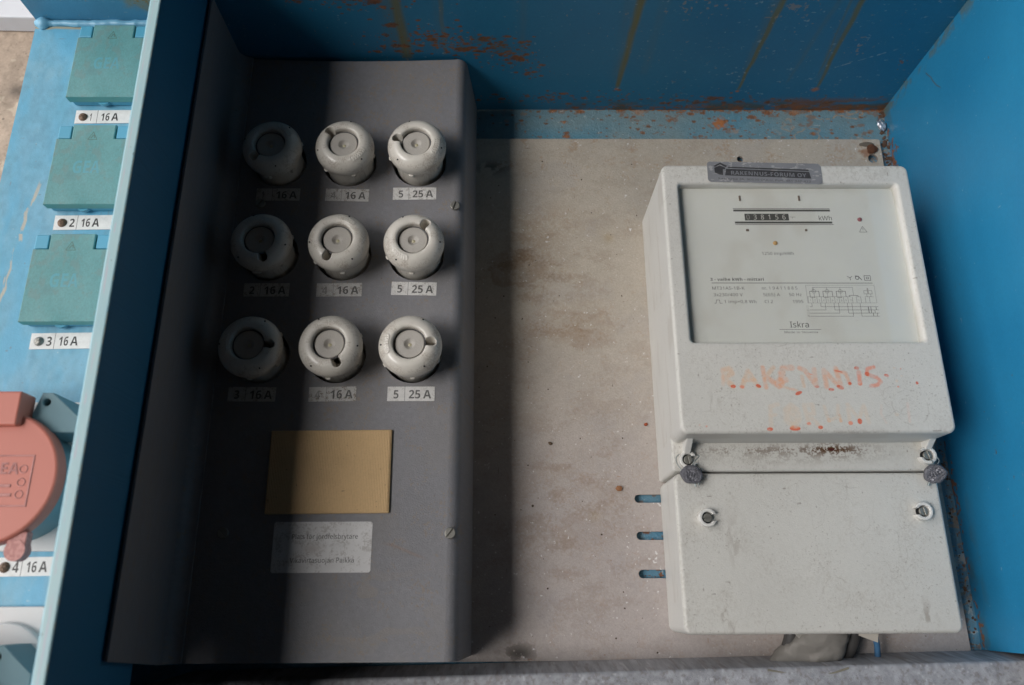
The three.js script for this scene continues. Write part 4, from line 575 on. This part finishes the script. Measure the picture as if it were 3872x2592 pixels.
  mesh('window_pane', [box(121.0, 271.7, 73.0, 74.2, -272.8, -157.8)], new THREE.MeshPhysicalMaterial({ color: col(0.96, 0.96, 0.95), transmission: 1, thickness: 0, roughness: 0, ior: 1.49 }), mt);
  // firm's sticker along the upper edge
  const stT = tex(80, 17, 14, (x, y) => { const k = 0.27 + 0.06 * (fbm(x * 0.1, y * 0.2) - 0.5); O[0] = k * 0.98; O[1] = k * 0.99; O[2] = k * 1.04; mixO([0.6, 0.58, 0.56], 0.5 * sm(0.62, 0.72, fbm(x * 0.3, y * 0.6) + 0.12 * blob(x, y, 42, 2, 9, 3))); mixO([0.5, 0.36, 0.3], 0.7 * blob(x, y, 45.5, 8, 1, 1.4)); }, (g) => {
    const K = '#3a393b', W2 = '#85868a'; g.fillStyle = K; const poly = (p) => { g.beginPath(); p.forEach((a, i) => (i ? g.lineTo(...a) : g.moveTo(...a))); g.closePath(); g.fill(); };
    poly([[5, 3.9], [9.8, 1.2], [14.6, 3.7], [13.4, 4.7], [9.6, 2.7], [6, 4.7]]); poly([[5.4, 5.4], [9.6, 3.4], [13, 5.1], [13, 6.4], [11.4, 6.4], [11.2, 11], [8.6, 10.6], [5.6, 9.2]]);
    poly([[15.3, 4.3], [70.7, 5.3], [70.9, 6.5], [14.6, 5.3]]); poly([[13.6, 6.0], [71, 7.2], [72, 12.4], [12.6, 11.2]]); g.save(); g.transform(1, 0.018, 0, 1, 0, 0); textFit(g, 'RAKENNUS-FORUM OY', 16.4, 68.8, 10.2, 3, 'bold', W2); textFit(g, 'Kaarnatie 36, 90530 OULU, Puh. 981-340 422', 7.6, 71.6, 14.2, 1.5, '', '#4a494b'); g.restore();
  }, (x, y) => 0.8 + 0.2 * fbm(x * 0.4, y * 0.4));
  const sg = upAndSides(rise(rrect(-39.5, 39.5, -8, 8, 2.5), 0, 0.3, 0, 8), -40, 40, -8.5, 8.5), so = mesh('firm_sticker', sg, [std({ map: stT, roughness: 0.35, metalness: 0.25 }), paperSide], mt); so.position.set(181.2 * S, 78.05 * S, -281 * S); so.rotation.y = -0.022; so.userData.label = 'grey firm sticker along the upper edge of the meter';
  // screw collars
  const half = () => { const q = new THREE.Shape(); q.absarc(0, 0, 2.75, 0.14, Math.PI - 0.14); q.closePath(); return rise(q, 0, 1.2, 0.35, 16); };
  const screwG = merged([half(), half().rotateY(Math.PI), new THREE.CylinderGeometry(2.7, 2.7, 0.5, 20).translate(0, 0.2, 0)]); screwG.scale(S, S, S); screwG.userData.metres = true;
  const darkDisc = new THREE.CylinderGeometry(3.5, 3.5, 0.3, 24);
  const collarG = (gap) => { const q = new THREE.Shape(), a = gap * Math.PI / 180; q.absarc(0, 0, 5.7, a, Math.PI * 2 - a); q.absarc(0, 0, 3.6, Math.PI * 2 - a * 1.5, a * 1.5, true); q.closePath(); return rise(q, 0, 4.6, 0.7, 28); };
  const fin = (w) => { const q = new THREE.Shape(); q.moveTo(0, 0); q.lineTo(13, 0); q.lineTo(13, 23); q.lineTo(0, 4.6); q.closePath(); const e = new THREE.ExtrudeGeometry(q, { depth: w - 1, bevelEnabled: true, bevelSize: 0.5, bevelThickness: 0.5, bevelOffset: -0.5, bevelSegments: 2 }); return e.rotateY(Math.PI / 2).translate(-w / 2 + 0.5, 0, 0); };
  const cream = flat(0.66, 0.645, 0.605, 0.45);
  for (const [x, z, turn, sa, withFin] of [[129.2, -50.6, 0, 0.15, 0], [266.6, -54, Math.PI, 1.75, 0], [119.6, -87.3, 0.05, 1.75, 1], [275.4, -89.6, Math.PI - 0.2, 1.85, 1]]) {
    const c = mesh('screw_collar', [collarG(withFin ? 24 : 22)], cream, mt); c.position.set(x * S, 47 * S, z * S); c.rotation.y = turn;
    mesh('seat', [darkDisc.clone()], black, c).position.y = 0.3 * S;
    const sc = mesh('screw', screwG, steelDull, c); sc.position.y = 2.6 * S; sc.rotation.y = sa - turn;
    if (withFin) { const f = mesh('fin', [fin(4.2)], cream, mt); f.position.set((x + (x < 200 ? -0.5 : 0.6)) * S, 47 * S, (z - 3.6) * S); f.rotation.y = 0; }
  }
  mt.rotation.y = 0;
}
// lead seals that hang on wires from the two upper screws
function seal(label, x, y, z, tilt) {
  const t = thing('lead_seal', label, 'lead seal', [x, y, z], 'lead seals on the meter screws');
  const g = lathe([[0, 2.3], [4.4, 2.2], [5.1, 2.5], [6.1, 1.9], [6.4, 0.3], [6.2, -1.6], [5.0, -2.3], [0, -2.3]], 40), p = g.attributes.position;
  for (let i = 0; i < p.count; i++) { const a = p.getX(i), b = p.getZ(i), r = Math.hypot(a, b); if (p.getY(i) > 1.5 && r < 4.6) p.setY(i, p.getY(i) + 0.35 * (vn(a * 1.1 + x, b * 1.1) - 0.5)); const k = 1 + 0.22 * (vn(a * 0.28 + x, b * 0.28 + 3) - 0.5); p.setY(i, p.getY(i) + 0.9 * (vn(a * 0.22 + x * 2, b * 0.22) - 0.5)); p.setX(i, a * k * 1.08); p.setZ(i, b * k * 0.95); } g.computeVertexNormals();
  const lead = flat(0.15, 0.148, 0.165, 0.45, { metalness: 0.45, bumpMap: PEEL, bumpScale: 0.0008 }), d = mesh('disc', [g], lead, t); d.rotation.set(...tilt);
  const stamp = mesh('stamp', [new THREE.TorusGeometry(3.4, 0.22, 6, 36).rotateX(Math.PI / 2).translate(0, 2.35, 0), ...[-1.6, 0, 1.6].map((q) => rbox(q - 0.45, q + 0.45, 2.2, 2.6, -1.3, 1.3, 0.2))], lead, d); stamp.userData.label = 'stamped ring and marks';
  return t;
}
const wire = flat(0.28, 0.31, 0.30, 0.45, { metalness: 0.6 });
{
  const a = seal('lead seal on wire at the left end of the meter seam', 120.8, 51.5, -77.5, [0.12, -0.15, 0.1]);
  mesh('wire', [tube([[-5, 0.5, -1.5], [-8.6, 0, -7], [-9.2, 1, -11], [-7, 1, -13]], 0.32), tube([[0.5, 1, -5.5], [1.5, 3.2, -7.5], [3.6, 2.8, -9.6], [5.2, 2.6, -11.6], [3.6, 2.4, -12]], 0.36), tube([[2.0, -0.6, 5.5], [2.4, -0.8, 7.6]], 0.5, 6), tube([[4, -0.6, 5], [4.7, -0.8, 6.8]], 0.5, 6)], wire, a);
  const b = seal('tilted lead seal on wire at the right end of the meter seam', 277.2, 52.5, -77.6, [0.1, 0.55, 0.42]);
  mesh('wire', [tube([[-0.5, 1, -5.5], [-2.2, 2.5, -7.8], [-3.4, 2.8, -9.8]], 0.34), tube([[1.8, 1, -5.6], [3.4, 1, -8], [2.8, 0, -10.5]], 0.34), tube([[-3.4, -2.2, 5], [-4.4, -2.6, 7.4]], 0.9, 6)], wire, b);
}

// ------------------------------------------------------------------ lower rail and the cables that pass behind it
{
  const t = tex(600, 60, 2.6, (x, y) => { const n = fbm(x * 0.05, y * 0.09, 3), f = Math.floor(1), c = vn(x * 0.35, y * 0.35), e = fbm(x * 0.9, y * 0.9, 2), k = 0.8 + 0.3 * (n - 0.5) + 0.35 * (c - 0.5) + 0.25 * (e - 0.5); O[0] = 0.44 * k; O[1] = 0.445 * k; O[2] = 0.475 * k; mixO([0.66, 0.66, 0.68], 0.45 * speck(x, y, 0.5, 0.84, 0.1)); mixO([0.18, 0.15, 0.13], 0.45 * sm(0.6, 0.72, fbm(x * 0.5, y * 0.5 + 4, 3))); });
  const m = std({ map: t, roughness: 0.55, metalness: 0.15, bumpMap: bump(GRAIN, 590, 60, 20), bumpScale: 0.0003 });
  const o = new THREE.Group(); o.name = 'bottom_rail'; scene.add(o); tag(o, 'galvanised steel rail across the lower edge of the cabinet', 'rail');
  const s = [[36.5, 1], ...arcPts(43, 32.6, 2.4, 168, 90, 5), [95, 35], [95, 33.4], [43, 33.4], [37.8, 1]];
  const g = profile(s, -348, 232).rotateY(-Math.PI / 2); // outline in (z, y), pushed along x
  g.deleteAttribute('uv'); const p = toCreasedNormals(g, 0.6); p.translate(0, 0, 0);
  const q = p.attributes.position; // the left end is cut at a slant
  for (let i = 0; i < q.count; i++) if (q.getX(i) < -200 && q.getZ(i) < 46) q.setX(i, q.getX(i) + (46 - q.getZ(i)) * 3.4);
  mesh('rail', [uvY(p, -240, 360, 34, 96)], m, o); o.rotation.y = 0.0175; 
}
{
  const sheath = flat(0.21, 0.195, 0.175, 0.7, { bumpMap: PEEL, bumpScale: 0.001 });
  const c = thing('cable', 'thick grey cable sheath coming out below the meter', 'cable', [205, 0, 20]);
  const lump = tube([[4, 28, -20], [0, 25, -6], [-4, 18, 6], [-10, 6, 20], [-12, -6, 40]], 15, 60, 28), lp = lump.attributes.position;
  for (let i = 0; i < lp.count; i++) { const a = lp.getX(i), b = lp.getY(i), z = lp.getZ(i), q = fbm(a * 0.09 + 3, z * 0.13 + b * 0.05, 3) - 0.5; lp.setXYZ(i, a * (1.25 + 0.7 * q), b * 0.72 + 3 + 7 * q, z + 5 * (fbm(a * 0.12 + 30, b * 0.1, 2) - 0.5)); } lump.computeVertexNormals();
  mesh('sheath', [lump], sheath, c);
  mesh('core', [tube([[19, 20, -16], [20, 17, 0], [16, 9, 14], [10, -4, 32]], 5, 30, 12), tube([[-17, 22, -16], [-20, 16, 2], [-22, 6, 14], [-26, -4, 30]], 4.2, 30, 12)], flat(0.05, 0.047, 0.045, 0.6), c);
  mesh('cable_tie', [new THREE.BoxGeometry(5.5, 1, 30).rotateX(0.42).rotateY(0.78).translate(-13, 23.5, 3)], flat(0.42, 0.4, 0.36, 0.45), c);
  const f = thing('plastic_flap', 'beige plastic flap sticking out under the lower edge of the meter', 'flap', [230, 22, 16]);
  const fg = new THREE.Shape(); fg.moveTo(-26, 4); fg.lineTo(10, 6); fg.lineTo(9, -9); fg.closePath(); mesh('flap', [rise(fg, 0, 0.8)], flat(0.5, 0.46, 0.40, 0.6), f); f.rotation.x = 0.25;
  const w = thing('wire', 'blue insulated wire hanging below the meter', 'wire', [238, 14, 14]);
  mesh('insulation', [tube([[0, 8, -6], [0, 6, 4], [3, 0, 14], [4, -6, 28]], 1.9, 30, 10)], flat(0.05, 0.14, 0.26, 0.5), w);
  const gr = thing('grommet', 'yellowed grommet edge where the cable passes the rail', 'grommet', [188, 33, 36]);
  mesh('edge', [tube([[-26, 2.0, 3.4], [-14, 1.4, 5.2], [0, 1.0, 6.4], [14, 1.6, 5.4], [24, 2.4, 2.6]], 0.6, 40, 8)], flat(0.22, 0.2, 0.15, 0.6), gr);
}
renderer.render(scene, camera);
